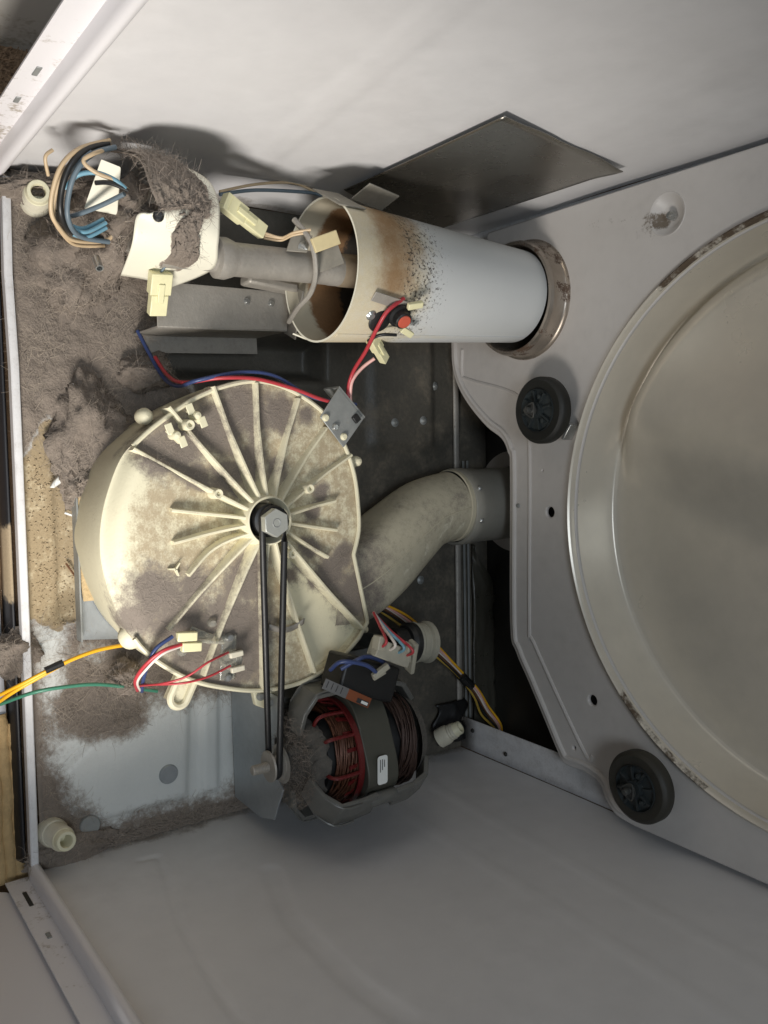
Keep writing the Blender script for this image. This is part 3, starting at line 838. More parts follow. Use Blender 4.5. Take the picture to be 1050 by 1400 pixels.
def side_panel(sgn):
    m = MB()

    def fn(u, v):
        y, z = 0.0 + D * u, 0.0 + H * v ** 1.25
        if sgn > 0:
            b = wall_bump_right(y, z)
        else:
            b = 0.0035 * fbm(y, z, 3, 3.0, 2) + 0.0009 * sst(0.02, 0.006, abs(y - 0.195 + 0.12 * (z - 0.15))) * sst(0.09, 0.13, z)
            b += 0.0007 * sst(0.03, 0.006, abs(y - 0.42 + 0.12 * (z - 0.15)))
        return (sgn * (W - b), y, z)
    m.grid(fn, 150, 170)
    at = {'dust': lambda x, y, z: 0.62 * sst(0.035, 0.0, z - 0.012 * fbm(y, z, 9, 40)) + 0.10 * fbm(y, z, 2, 12) if sgn > 0
          else 0.60 * sst(0.05, 0.005, z - 0.02 * fbm(y, z, 9, 30)),
          'speck': lambda x, y, z: 0.10 if sgn > 0 else 0.06}
    o = m.build('side_panel', M_white, cab, attrs=at, angle=60)
    # front bend and flange
    m = MB()
    prof = [(0.0, 0.0), (0.006, -0.001), (0.010, -0.003), (0.011, -0.007), (0.0095, -0.0105), (0.005, -0.012), (-0.004, -0.012), (-0.012, -0.0125)]
    rows = []
    for k in range(30):
        z = 0.002 + (H - 0.002) * k / 29
        rows.append(m.add([(sgn * (W - a * 1.0), b, z) for a, b in prof]))
    for k in range(29):
        m.quad_strip(rows[k], rows[k + 1])
    fl = m.build('front_flange', M_white_out, cab, attrs={'dust': lambda x, y, z: 0.55 * sst(0.06, 0.0, z)}, angle=50)
    m = MB()
    m.box((sgn * (W + 0.006), -0.018, H / 2), (0.0016, 0.030, H))
    m.build('flange_web', M_white_out, fl, attrs={'dust': lambda x, y, z: 0.52 * sst(0.08, 0.0, z) if sgn < 0 else 0.45 * sst(0.07, 0.0, z)})
    for zz_, hh in ((0.055, 0.010), (0.085, 0.008), (0.17, 0.012), (0.23, 0.016)) if sgn < 0 else ((0.045, 0.03), (0.12, 0.010)):
        MB().box((sgn * (W + 0.0050), -0.022, zz_), (0.0012, 0.004, hh)).build('slot', M_galv_d if zz_ > 0.09 else M_dark, fl, bevel=0.001)
    # rear flange
    m = MB()
    m.grid(lambda u, v: (sgn * (W - 0.001 - 0.042 * u), D + 0.001 + 0.0015 * math.sin(3 * u), 0.002 + (H - .002) * v), 4, 30)
    m.build('rear_flange', M_white, cab, solid=0.0012, attrs={'dust': lambda x, y, z: 0.35, 'speck': lambda x, y, z: 0.1})
    return o


for s in (-1, 1):
    side_panel(s)
for p in P['flange_dots']:
    MB().lathe([(0, -0.0022), (0.0018, -0.0022), (0.0028, -0.0012), (0.003, 0.0)], (p[0] + 0.002, D + 0.0005, p[2]), (0, 1, 0), 14).build('flange_hole', M_dark, cab)
# rear panel and floor edge
m = MB()
m.box((0, 0.605, 0.35), (2 * W, 0.006, 0.75))
m.build('rear_panel', M_dark, cab)
m = MB()
m.grid(lambda u, v: (-0.30 + 0.60 * u, 0.540 + 0.010 * v, 0.004 + floor_h(-0.30 + 0.60 * u, 0.54) + 0.002 * math.sin(PI * v)), 40, 5)
m.build('rear_seam', M_steel, cab, solid=0.001)
for dy in (0.556, 0.563):
    MB().tube([(-0.05, dy, 0.004), (0.1, dy, 0.004), (0.30, dy, 0.004)], 0.0016, 6).build('rear_seam', M_galv_d, cab)

# ------------------------------------------------------------------ rear bulkhead with drum back
DC = (0.004, 0.498)
DR = 0.278
BY = 0.53
bulk = thing('rear_bulkhead', 'grey enamelled rear bulkhead with large round recessed drum back', 'bulkhead', (0.0, BY, 0.05))


def plate_from_curves(name, loops, y, ext, bev, material, parent, attrs=None):
    cu = bpy.data.curves.new(name, 'CURVE')
    cu.dimensions = '2D'
    cu.fill_mode = 'BOTH'
    cu.extrude = ext
    cu.bevel_depth = bev
    cu.bevel_resolution = 2
    for lp_ in loops:
        sp = cu.splines.new('POLY')
        sp.points.add(len(lp_) - 1)
        for k, (a, b) in enumerate(lp_):
            sp.points[k].co = (a, b, 0, 1)
        sp.use_cyclic_u = True
    ob = bpy.data.objects.new(name, cu)
    COL.objects.link(ob)
    dg = bpy.context.evaluated_depsgraph_get()
    me = bpy.data.meshes.new_from_object(ob.evaluated_get(dg))
    vs = [(v.co.x, y - v.co.z, v.co.y) for v in me.vertices]
    fs = [tuple(p.vertices) for p in me.polygons]
    bpy.data.objects.remove(ob)
    m = MB()
    m.v, m.f = vs, fs
    return m.build(name, material, parent, attrs=attrs, angle=40)


def circle(cx, cz, r, n=48, ph=0.0):
    return [(cx + r * math.cos(2 * PI * k / n + ph), cz + r * math.sin(2 * PI * k / n + ph)) for k in range(n)]


raw = [(p[0], p[2]) for p in P['bulk_outline']]
low = catmull([(a, b, 0) for a, b in raw[1:-1]], 4)
outline = [(-0.3335, 0.95)] + [(min(p.x, 0.331), p.y) for p in low] + [(0.3325, 0.95)]
HC = (-0.2365, 0.1525)
HR = 0.0650
holes = [circle(DC[0], DC[1], DR - 0.004, 160), circle(HC[0], HC[1], HR, 64)]
for p, r in zip(P['bulk_holes'], (0.0080, 0.0078, 0.0024, 0.0038)):
    holes.append(circle(p[0], p[2], r, 20))
dm = P['bulk_bits'][1]
holes.append(circle(dm[0], dm[2], 0.020, 32))


def bulk_dust(x, y, z):
    r = math.hypot(x - DC[0], z - DC[1])
    d = 0.12
    d = max(d, 0.50 * sst(0.028, 0.004, math.hypot(x - (dm[0] + 0.004), z - (dm[2] - 0.014))))
    return d


plate_from_curves('bulkhead_panel', [outline] + holes, BY, 0.0006, 0.0020, M_bulk, bulk, {'dust': bulk_dust})
# rolled edge bead just inside the cut outline
edge = [(p[0], BY - 0.003, p[1]) for p in outline[1:-1] if p[0] > -0.30]
ins = []
for i, p in enumerate(edge):
    a, b = V(edge[max(i - 1, 0)]), V(edge[min(i + 1, len(edge) - 1)])
    t_ = (b - a).normalized()
    nrm = V((-t_.z, 0, t_.x))
    ins.append(V(p) + nrm * 0.0075)
MB().tube(ins, 0.0032, 8).build('edge_bead', M_bulk, bulk, attrs={'dust': lambda x, y, z: 0.22 + 0.2 * fbm(x, y, z, 60)})
rid = catmull([(p[0], BY - 0.0015, p[2]) for p in P['bulk_ridge']], 6)
MB().tube(rid, 0.0030, 8).build('pressed_ridge', M_bulk, bulk, attrs={'dust': lambda x, y, z: 0.1})
# dimple with screw
m = MB()
m.lathe([(0.0225, -0.0015), (0.0205, -0.003), (0.018, -0.0015), (0.012, 0.005), (0.007, 0.007), (0.0, 0.007)], (dm[0], BY, dm[2]), (0, 1, 0), 36)
dim = m.build('pressed_dimple', M_bulk, bulk, attrs={'dust': lambda x, y, z: 0.62 * sst(0.020, 0.004, math.hypot(x - dm[0] - 0.004, z - dm[2] + 0.012))})
MB().lathe([(0, -0.001), (0.0035, -0.0005), (0.0045, 0.002), (0.0045, 0.006)], (dm[0] + 0.001, BY, dm[2] + 0.001), (0, 1, 0), 16).build('screw', M_bolt, dim)
b0 = P['bulk_bits'][0]
MB().lathe([(0, -0.004), (0.0022, -0.0035), (0.003, -0.001), (0.003, 0.001)], (b0[0], BY - 0.001, b0[2]), (0, 1, 0), 12).build('rivet', M_galv_d, bulk)


# recessed drum back
def dish_pt(rr, a):
    # radius fraction profile: bead, recess wall, floor
    prof = [(1.016, 0.000), (1.009, -0.004), (1.001, -0.009), (0.994, -0.0105), (0.987, -0.008), (0.982, 0.000), (0.976, 0.012), (0.957, 0.042), (0.948, 0.049), (0.932, 0.052),
            (0.8, 0.051), (0.7, 0.050), (0.6, 0.049), (0.5, 0.049), (0.4, 0.049), (0.3, 0.049), (0.2, 0.049), (0.1, 0.049), (0.0, 0.049)]
    return prof


m = MB()
NA = 200
prof = []
base_prof = dish_pt(0, 0)
for i in range(len(base_prof) - 1):
    for k in range(3):
        t_ = k / 3
        prof.append((base_prof[i][0] * (1 - t_) + base_prof[i + 1][0] * t_, base_prof[i][1] * (1 - t_) + base_prof[i + 1][1] * t_))
prof.append(base_prof[-1])
rings = []
for fr, dy in prof:
    row = []
    for k in range(NA):
        a = 2 * PI * k / NA
        x = DC[0] + DR * fr * math.cos(a)
        z = DC[1] + DR * fr * math.sin(a)
        yy = BY + dy
        if fr < 0.945:
            # a pressed step crosses the lower part of the dish
            s_ = (x + 0.068) * 0.94 + (z - 0.27) * -0.30
            yy -= 0.026 * sst(0.055, -0.045, s_) * sst(0.945, 0.88, fr)
        row.append((x, yy, z))
    rings.append(m.add(row))
for i in range(len(rings) - 1):
    for k in range(NA):
        j = (k + 1) % NA
        m.f.append((rings[i][k], rings[i][j], rings[i + 1][j], rings[i + 1][k]))


def dish_dust(x, y, z):
    r = math.hypot(x - DC[0], z - DC[1]) / DR
    a = math.degrees(math.atan2(z - DC[1], x - DC[0]))
    d = 0.0
    if 0.985 < r < 1.03:
        if -172 < a < -140:
            d = 0.58 * sst(-140, -146, a) + 0.1 * fbm(x, y, z, 40)
        if -52 < a < -20:
            d = 0.5 * sst(-52, -46, a)
    return d


m.build('drum_back', M_dish, bulk, attrs={'dust': dish_dust}, angle=60)
# steel collar in the duct hole
m = MB()
m.lathe([(HR + 0.0030, -0.0015), (HR + 0.0022, -0.0042), (HR + 0.0002, -0.0050), (HR - 0.0016, -0.0075), (HR - 0.0022, -0.0200), (HR - 0.0012, -0.0235), (HR - 0.0028, -0.0272),
         (HR - 0.0060, -0.0275), (HR - 0.0078, -0.0240), (HR - 0.0085, -0.0100), (HR - 0.0085, 0.06)], (HC[0], BY, HC[1]), (0, 1, 0), 96)
m.build('duct_collar', M_collar, bulk, attrs={'rust': lambda x, y, z: 0.36 + 0.40 * fbm(x, y, z, 26)})
MB().lathe([(0, 0), (0.0016, -0.002), (0.0022, -0.006), (0.0022, -0.012), (0.003, -0.012), (0.0035, -0.002), (0.0035, 0.004)], (b0[0] + 0.02, BY, b0[2] + 0.03), (0, 1, 0), 10)

rbk = P['roller_bracket'][0]
MB().box((rbk[0], 0.520, rbk[2] + 0.002), (0.020, 0.014, 0.004), Matrix.Rotation(math.radians(35), 3, 'Y')).build('roller_clip', M_bolt, bulk, bevel=0.001)
# ------------------------------------------------------------------ drum rollers
def roller(p, label, tyre):
    c = V((p[0], p[1], p[2]))
    t = thing('drum_roller', label, 'roller', (c.x, c.y, c.z - 0.037), 'rubber tyred drum rollers on the bulkhead')
    R_ = 0.0365
    TH = 0.0075
    m = MB().lathe([(0.023, -TH), (R_ - 0.004, -TH - 0.001), (R_ - 0.001, -TH + 0.001), (R_, -TH + 0.003), (R_, TH - 0.003), (R_ - 0.001, TH - 0.001), (R_ - 0.004, TH + 0.001), (0.023, TH)], c, (0, 1, 0), 56, closed=True)
    m.build('tyre', tyre, t)
    m = MB().lathe([(0.0045, -0.013), (0.0085, -0.013), (0.009, -0.007), (0.0215, -0.006), (0.0232, -0.010), (0.0232, 0.010), (0.0045, 0.010)], c, (0, 1, 0), 48, closed=True)
    hub = m.build('hub', M_hubp, t)
    for k in range(8):
        a = 2 * PI * k / 8 + 0.2
        d = V((math.cos(a), 0, math.sin(a)))
        MB().bar(c + d * 0.009 + V((0, -0.0085, 0)), c + d * 0.0215 + V((0, -0.0085, 0)), 0.0022, 0.004, up=(0, 1, 0)).build('spoke', M_hubp, hub)
    for k in range(3):
        a = 2 * PI * k / 3 + 0.7
        MB().lathe([(0, -0.0125), (0.0026, -0.0118), (0.003, -0.006)], c + V((math.cos(a), 0, math.sin(a))) * 0.015, (0, 1, 0), 10).build('hub_boss', M_hubp, hub)
    m = MB().lathe([(0, -0.026), (0.0026, -0.026), (0.0034, -0.0245), (0.0034, -0.021), (0.0028, -0.0205), (0.0028, -0.019), (0.0034, -0.0185), (0.0034, 0.03)], c, (0, 1, 0), 18)
    m.build('axle', M_axle, t)
    tri = [c + V((0.009 * math.cos(2 * PI * k / 3 + .5), -0.0195, 0.009 * math.sin(2 * PI * k / 3 + .5))) for k in range(3)]
    MB().tube(catmull(tri, 6, True), 0.0009, 6, closed=True).build('retaining_ring', M_axle, t)
    m = MB().lathe([(0.0036, -0.0185), (0.0072, -0.0185), (0.0072, -0.017), (0.0036, -0.017)], c, (0, 1, 0), 22, closed=True)
    m.build('washer', M_axle, t)
    return t


roller(P['rollers'][0], 'black drum roller on bulkhead between duct hole and drum back', M_tyre)
roller(P['rollers'][1], 'brownish black drum roller near the bulkhead corner by the wall', M_tyre2)

# ------------------------------------------------------------------ steel shield on the left side panel
m = MB()
c4 = [V(p) for p in P['shield']]


def shield_pt(u, v):
    a = c4[0].lerp(c4[1], v)
    b = c4[3].lerp(c4[2], v)
    p = a.lerp(b, u)
    x = -W + 0.0042 + 0.0016 * math.sin(5 * u + 2 * v) * (1 - v)
    curl = sst(0.80, 1.0, u) * sst(0.86, 1.0, v)
    x += 0.003 * curl + 0.0005 * sst(0.94, 1.0, v) * math.sin(16 * u)
    return (x, p.y, p.z)


m.grid(shield_pt, 40, 30)
o = m.build('heat_shield', M_shield, solid=0.0009, angle=60)
tag(o, 'bare grey steel sheet fixed flat to the white side panel above the burner tube', 'heat shield')

# ------------------------------------------------------------------ burner tube
tf = V(P['tube_front'][0])
tr_ = V((HC[0] - 0.002, 0.505, HC[1] + 0.003))
ax = (tr_ - tf).normalized()
TL = (tr_ - tf).length
RF, RR = 0.0675, 0.0510
tube_t = thing('burner_tube', 'white enamelled burner tube with rust and soot scorching at its open end', 'burner tube', (tf.x, tf.y + TL / 2, tf.z - RF))


def tube_mesh(r0, r1, ns=70, na=96):
    m = MB()
    m.lathe([(r0 + (r1 - r0) * (k / ns), TL * k / ns) for k in range(ns + 1)], tf, ax, na)
    return m


def t_of(x, y, z):
    return (V((x, y, z)) - tf).dot(ax)


def ang_of(x, y, z):
    return (z - tf.z) / RF, (x - tf.x) / RF


def rust_m(x, y, z):
    t_ = t_of(x, y, z)
    uz, ux = ang_of(x, y, z)
    w = sst(-0.3, 0.5, uz) * sst(0.75, 0.25, ux)
    k = sst(0.000, 0.045, t_ + 0.008 * fbm(x, y, z, 40)) * sst(0.105, 0.045, t_ + 0.012 * fbm(x, y, z, 30))
    return 0.80 * k * (0.25 + 0.80 * w)


def fleck_m(x, y, z):
    t_ = t_of(x, y, z)
    k = sst(0.030, 0.065, t_) * sst(0.160, 0.075, t_)
    uz, ux = ang_of(x, y, z)
    return 0.50 * k * (0.75 + 0.25 * uz) - 0.05 - 0.9 * sst(0.11, 0.16, t_)


def haze_m(x, y, z):
    t_ = t_of(x, y, z)
    return 0.80 * sst(0.125, 0.05, t_ + 0.015 * fbm(x, y, z, 25))


tube_mesh(RF, RR).build('tube_shell', M_tube, tube_t, attrs={'rust': rust_m, 'fleck': fleck_m, 'haze': haze_m}, angle=60)
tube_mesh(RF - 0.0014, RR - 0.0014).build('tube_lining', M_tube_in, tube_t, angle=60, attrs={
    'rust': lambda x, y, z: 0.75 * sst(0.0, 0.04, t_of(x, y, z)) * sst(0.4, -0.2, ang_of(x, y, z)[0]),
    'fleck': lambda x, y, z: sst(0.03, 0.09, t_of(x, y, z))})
MB().lathe([(RF + 0.0002, 0), (RF + 0.0003, -0.0004), (RF - 0.0016, -0.0004), (RF - 0.0016, 0.0)], tf, ax, 96).build('tube_rim', M_cover, tube_t)
# overlapping seam tongue at the front edge
a0 = V((0.75, 0, -0.66))
sd = V((-0.66, 0, -0.75))
base_p = tf + V((0.050, 0, -0.040))
m = MB().prism([base_p + V((0.004, -0.004, -0.008)), base_p + V((0.010, 0.004, 0.004)), base_p + V((0.008, 0.05, 0.004)), base_p + V((0.002, 0.05, -0.008))], (0.0012, 0, -0.001))
m.build('seam_tongue', M_cover, tube_t)
sa_ = math.radians(20)
sdir = V((math.cos(sa_), 0, math.sin(sa_)))
MB().bar(tf + ax * 0.002 + sdir * (RF + 0.0002), tr_ - ax * 0.002 + sdir * (RR + 0.0002), 0.006, 0.0012, up=sdir).build('lap_seam', M_tube, tube_t, bevel=0.0004, attrs={'rust': rust_m, 'fleck': fleck_m, 'haze': haze_m})
# mounting tab at the wall side
tt = [V(p) for p in P['tube_tab']]
m = MB().bar(tt[0] + V((-0.004, 0.01, -0.01)), tt[0] + V((0.02, 0.012, 0.034)), 0.030, 0.0016, up=(1, 0, 0))
m.build('mounting_tab', M_igp, tube_t, bevel=0.0006)
m = MB().bar(tt[0] + V((0.0, 0.03, 0.02)), tt[0] + V((0.004, 0.07, 0.012)), 0.026, 0.0016, up=(1, 0, 0.4))
m.build('mounting_tab', M_igp, tube_t, bevel=0.0006)

# flame sensor on the tube
sp = V(P['sensor'][0])
nrm_s = (sp - (tf + ax * t_of(*sp))).normalized()
sp = tf + ax * t_of(*sp) + nrm_s * (RF + (RR - RF) * t_of(*sp) / TL + 0.0008)
fs = thing('flame_sensor', 'round flame sensor with orange red face strapped to the burner tube', 'sensor', sp)
MB().lathe([(0, 0.014), (0.0075, 0.014), (0.0085, 0.0128), (0.0085, 0.006), (0.0115, 0.005), (0.0115, 0.0)], sp, nrm_s, 28).build('sensor_body', M_black, fs)
MB().lathe([(0, 0.0152), (0.0062, 0.0150), (0.0068, 0.0138)], sp, nrm_s, 24).build('sensor_face', M_redd, fs)
side = nrm_s.cross(ax).normalized()
m = MB().lathe([(0.0, 0.0022), (0.010, 0.0022), (0.0115, 0.0012), (0.0115, 0)], sp - ax * 0.017 - side * 0.010, nrm_s, 24)
m.build('sensor_window', M_black, fs)
MB().lathe([(0, 0.004), (0.003, 0.0038), (0.005, 0.002), (0.0052, 0)], sp - ax * 0.030 - side * 0.004, nrm_s, 18).build('screw', M_bolt, fs)
MB().bar(sp - ax * 0.036 + side * 0.016 + nrm_s * 0.001, sp + ax * 0.012 + side * 0.008 + nrm_s * 0.001, 0.010, 0.0014, up=nrm_s).build('strap', M_steel, fs, bevel=0.0004)
for q, dirn in ((sp + nrm_s * 0.010 - side * 0.010 + ax * 0.004, ax - side * .4), (sp + nrm_s * 0.008 + side * 0.013 + ax * 0.001, ax + side * .3)):
    MB().bar(q, q + dirn.normalized() * 0.016, 0.0065, 0.0045, up=nrm_s).build('terminal', M_conn, fs, bevel=0.0008)

# ------------------------------------------------------------------ gas burner in front of the tube
bn = thing('gas_burner', 'dusty steel gas burner pipe running into the open burner tube', 'burner', (-0.246, 0.20, 0.14))
pa, pb = V(P['pipe'][0]), V(P['pipe'][1])
d_ = (pb - pa).normalized()
MB().lathe([(0.013, -0.05), (0.013, 0.0), (0.018, 0.002), (0.0185, 0.010), (0.0165, 0.016), (0.0150, 0.020), (0.0150, 0.118), (0.0155, 0.120), (0.0155, 0.134)], pa, d_, 36).build('burner_pipe', M_steel, bn)
MB().lathe([(0.0155, 0.130), (0.0160, 0.132), (0.0160, 0.150), (0.0120, 0.158), (0.0, 0.158)], pa, d_, 36).build('burner_tip', mat('heat tinted steel', (0.30, 0.24, 0.17), 0.5, 0.3, var=0.3, var_scale=60), bn)
m = MB()
cl = catmull(P['clip'], 5)
fr = []
m.tube(cl, 0.0026, 8)
m.build('clamp_strap', M_steel, bn)
mp = [V(p) for p in P['mount_plate']]
MB().prism(mp, (0, 0, -0.002)).build('mount_plate', M_igp, bn, bevel=0.0005)
cs = (mp[0] + mp[2]) / 2
MB().lathe([(0, 0.006), (0.0012, 0.005), (0.003, 0.0), (0.005, -0.001)], cs + V((0.004, 0.002, 0.002)), (0.5, 0.2, 0.8), 12).build('screw', M_bolt, bn)

ig = [V(p) for p in P['igniter']]
igc = (ig[0] + ig[1] + ig[2] + ig[3]) / 4
igt = thing('igniter', 'cream ceramic igniter block inside the mouth of the burner tube', 'igniter', igc - V((0, 0, .02)))
rz = Matrix.Rotation(math.radians(22), 3, 'Z') @ Matrix.Rotation(math.radians(12), 3, 'X')
MB().box(igc + V((0, 0, -0.002)), (0.013, 0.026, 0.011), rz).build('ceramic_block', mat('heat yellowed ceramic', (0.60, 0.50, 0.28), 0.7, var=0.15, var_scale=120), igt, bevel=0.0008)
MB().box(igc + V((0.010, 0.010, -0.012)), (0.022, 0.026, 0.0016), rz).build('block_plate', M_igp, igt, bevel=0.0004)
for i in (0, 1):
    wire('lead', None, 0.0012, 'tan', '', igt, pts=[V(p) + V((0.002 * i, 0, -0.002 * i)) for p in P['igniter_wires']])

# burner rail
rl = thing('burner_rail', 'dusty folded steel rail on the floor in front of the burner tube', 'bracket', (-0.215, 0.19, 0.0))
a, b, c, d4 = [V(p) for p in P['rail']]
a = V((-0.236, 0.118, .072)); b = V((-0.2365, 0.262, .072)); c = V((-0.197, 0.259, .072)); d4 = V((-0.193, 0.118, .072))
MB().prism([a, b, c, d4], (0, 0, -0.0018)).build('rail_top', M_steel, rl, bevel=0.0005)
MB().bar(d4 + V((0, 0, -0.036)), c + V((0, 0, -0.036)), 0.0018, 0.07).build('rail_side', M_steel, rl)
MB().bar(d4 + V((0.009, 0, -0.0715)), c + V((0.009, 0, -0.0715)), 0.018, 0.0018).build('rail_foot', M_steel, rl)
MB().bar(V((-0.243, 0.205, 0.084)), V((-0.238, 0.262, 0.084)), 0.010, 0.022).build('rail_tab', M_steel, rl, bevel=0.003)
MB().bar(V((-0.243, 0.262, 0.080)), V((-0.196, 0.262, 0.060)), 0.002, 0.05).build('rail_end', M_steel, rl, bevel=0.0006)
for p in P['rail_screws']:
    MB().lathe([(0, 0.0025), (0.0022, 0.0025), (0.0034, 0.0012), (0.0036, 0)], (p[0], p[1], 0.0721), (0, 0, 1), 16).build('screw', M_bolt, rl)

# valve cover: bent ivory plate
cv = thing('valve_cover', 'bent ivory enamel cover over the gas valve with a notch in its edge', 'cover', (-0.27, 0.095, 0.0))
Lc = catmull([(max(p[0], -0.330), p[1], p[2]) for p in P['cover_left']], 5)
Rc = catmull([(max(p[0], -0.330), p[1], p[2]) for p in P['cover_right']], 5)
NC = len(Lc)


def cover_pt(u, v, off=0.0):
    k = u * (NC - 1)
    i = min(int(k), NC - 2)
    t_ = k - i
    l = Lc[i].lerp(Lc[i + 1], t_)
    r = Rc[i].lerp(Rc[i + 1], t_)
    p = l.lerp(r, v)
    p.z += 0.006 * math.sin(PI * v) + off
    return p


m = MB()
m.grid(lambda u, v: cover_pt(u, v), 60, 26)


def cover_dust(u, v):
    # lint lies along the top and spares the front lower strip and the rolled rear edge
    k = 1.0
    k = min(k, sst(0.0, 0.10, 0.80 - v + 0.12 * fbm(u, v, 1, 6)))
    low_ = sst(0.46, 0.54, u) * sst(0.50, 0.30, v + 0.25 * fbm(u, v, 2, 7))
    k = min(k, 1 - low_)
    k = min(k, sst(0.98, 0.86, u))
    return k


dv = [0.85 * cover_dust(i / 59, j / 25) for i in range(60) for j in range(26)]
m.build('cover_plate', M_cover, cv, solid=0.0014, angle=60, attrs={'dust': dv, 'speck': lambda x, y, z: 0.26})
ip = [V(p) for p in P['inner_plate']]
MB().prism(ip, (0.001, 0.001, -0.002)).build('inner_plate', M_cover, cv, bevel=0.004)
MB().box((-0.280, 0.110, 0.075), (0.052, 0.060, 0.10)).build('valve_body', M_steel, cv, bevel=0.006)
MB().lathe([(0, 0.004), (0.003, 0.004), (0.0045, 0.002), (0.0045, 0)], V(P['cover_left'][4]) + V((0.002, 0.006, 0.002)), (0, -0.3, 1), 12).build('wire_hole', M_black, cv)
MB().lathe([(0.0035, 0), (0.0035, 0.014), (0.0025, 0.014), (0.0025, 0.002), (0, 0.002)], (-0.245, 0.052, 0.105), (0.6, 0.0, 0.5), 14).build('stud', M_bolt, cv)
# lint felt on the cover
m = MB()
nu, nv = 150, 74
idx = {}
for i in range(nu):
    for j in range(nv):
        u, v = i / (nu - 1), j / (nv - 1)
        k = cover_dust(u, v)
        if k > 0.45:
            p = cover_pt(u, v, -0.001 + 0.008 * sst(0.45, 1.0, k) + 0.0035 * fbm(u * 3, v * 3, 0, 5) + 0.0015 * fbm(u * 3, v * 3, 2, 22))
            idx[(i, j)] = m.add([p])[0]
for (i, j) in list(idx):
    q = [(i, j), (i + 1, j), (i + 1, j + 1), (i, j + 1)]
    if all(w_ in idx for w_ in q):
        m.f.append(tuple(idx[w_] for w_ in q))
lc = m.build('lint_felt', M_lint, None, angle=80)
tag(lc, 'thick grey lint felt lying over the bent valve cover', 'lint', kind='stuff')
pts = []
while len(pts) < 2600:
    u, v = random.random(), random.random()
    if cover_dust(u, v) > 0.93:
        pts.append((cover_pt(u, v, 0.006), V((0.1 * random.gauss(0, 1), 0.1 * random.gauss(0, 1), 1)).normalized()))
fibres('lint_fibres', pts, M_fibre_d, lc, lo=0.004, hi=0.014, w=0.00018, lift=0.10, curl=1.7, seg=6)

# wires looping round the valve
loops = [('loop_tan', 'tan', 0.0019, 'tan wire looping widest around the gas valve'),
         ('loop_tan2', 'tan', 0.0017, 'tan wire bent back under the valve cover notch'),
         ('loop_tan3', 'tan', 0.0015, 'short tan wire standing beside the cream levelling foot'),
         ('loop_black', 'black', 0.0026, 'black wire looping inside the tan wire at the valve'),
         ('loop_black2', 'black', 0.0019, 'black wire crossing over the small ivory plate'),
         ('loop_black3', 'slate', 0.0021, 'slate wire slanting down in front of small ivory plate'),
         ('loop_blue', 'lblue', 0.0020, 'light blue wire arching over small ivory plate'),
         ('loop_blue3', 'slate', 0.0022, 'slate blue wire following the black loop at the valve')]
for key, colr, r, lab in loops:
    wire('valve_wire', key, r, colr, lab)
wire('valve_wire', None, 0.0022, 'slate', 'slate wire lying between tan and black loops at the valve', pts=[V(p) + V((0.003, 0.0045, 0.003)) for p in P['loop_black']])
wire('valve_wire', None, 0.0016, 'tan', 'thin tan wire doubled beside the widest tan loop', pts=[V(p) + V((0.002, 0.004, -0.008)) for p in P['loop_tan'][:8]])
for k in range(3):
    wire('valve_wire', None, 0.0018, 'lblue', 'one of three light blue wires lying side by side inside the valve loops',
         pts=[V(p) + V((0.0035 * (k - 1), 0.001 * k, 0.003 * (k % 2))) for p in P['loop_blue2']], group='light blue wires at the valve')
wire('wall_wire', 'back_wires_tan', 0.0014, 'tan', 'tan wire along the foot of the side panel behind burner')
wire('wall_wire', 'back_wires_blue', 0.0018, 'slate', 'slate wire along the foot of the side panel behind burner')


# connectors
def connector(key, label, w=0.015, h=0.010, split=0.5):
    a, b = V(P[key][0]), V(P[key][1])
    d = b - a
    t = thing('plug_connector', label, 'connector', (a + b) / 2 - V((0, 0, h / 2)))
    MB().bar(a, a + d * split, w, h).build('plug_half', M_conn, t, bevel=0.0008)
    MB().bar(a + d * (split + 0.01), b, w * 0.82, h * 0.85).build('socket_half', M_conn, t, bevel=0.0008)
    s = d.cross(V((0, 0, 1))).normalized()
    MB().bar(a + d * 0.30 + V((0, 0, h * .55)), a + d * 0.75 + V((0, 0, h * .55)), w * 0.3, h * 0.3).build('latch', M_conn, t, bevel=0.0006)
    MB().bar(a + d * 0.12 + V((0, 0, h * .5)), a + d * 0.17 + V((0, 0, h * .5)), w * 0.9, 0.0015).build('ridge', M_conn, t)
    return t


connector('conn_a', 'cream two-part plug leaning between valve cover and burner tube', 0.016)
connector('conn_b', 'cream two-part plug hanging below the front of the valve cover', 0.019)
connector('conn_c', 'small cream plug on the sensor wires below the burner tube', 0.012, 0.009)
wire('plug_wire', None, 0.0012, 'slate', 'thin grey wires entering the plug below the valve cover', pts=[V(P['conn_b'][0]) + V(q) for q in ((0, 0, 0), (-0.008, 0.003, 0.012), (-0.016, 0.004, 0.022))])
wire('plug_wire', None, 0.0013, 'tan', 'pale wires between leaning cream plug and the igniter', pts=[V(P['conn_a'][1]), V(P['igniter_wires'][1]), V(P['igniter_wires'][2])])

# ------------------------------------------------------------------ blower housing
HB = V((-0.0056, 0.1955, 0))
bl = thing('blower_housing', 'dusty cream plastic blower housing with radial ribs and curved outlet', 'blower', (0.01, 0.17, 0.0))
ring = [(p[0], p[1]) for p in P['blower']]
ring = [(p.x, p.y) for p in catmull([(a, b, 0) for a, b in ring[:-1]], 4, False)] + [ring[-1]]


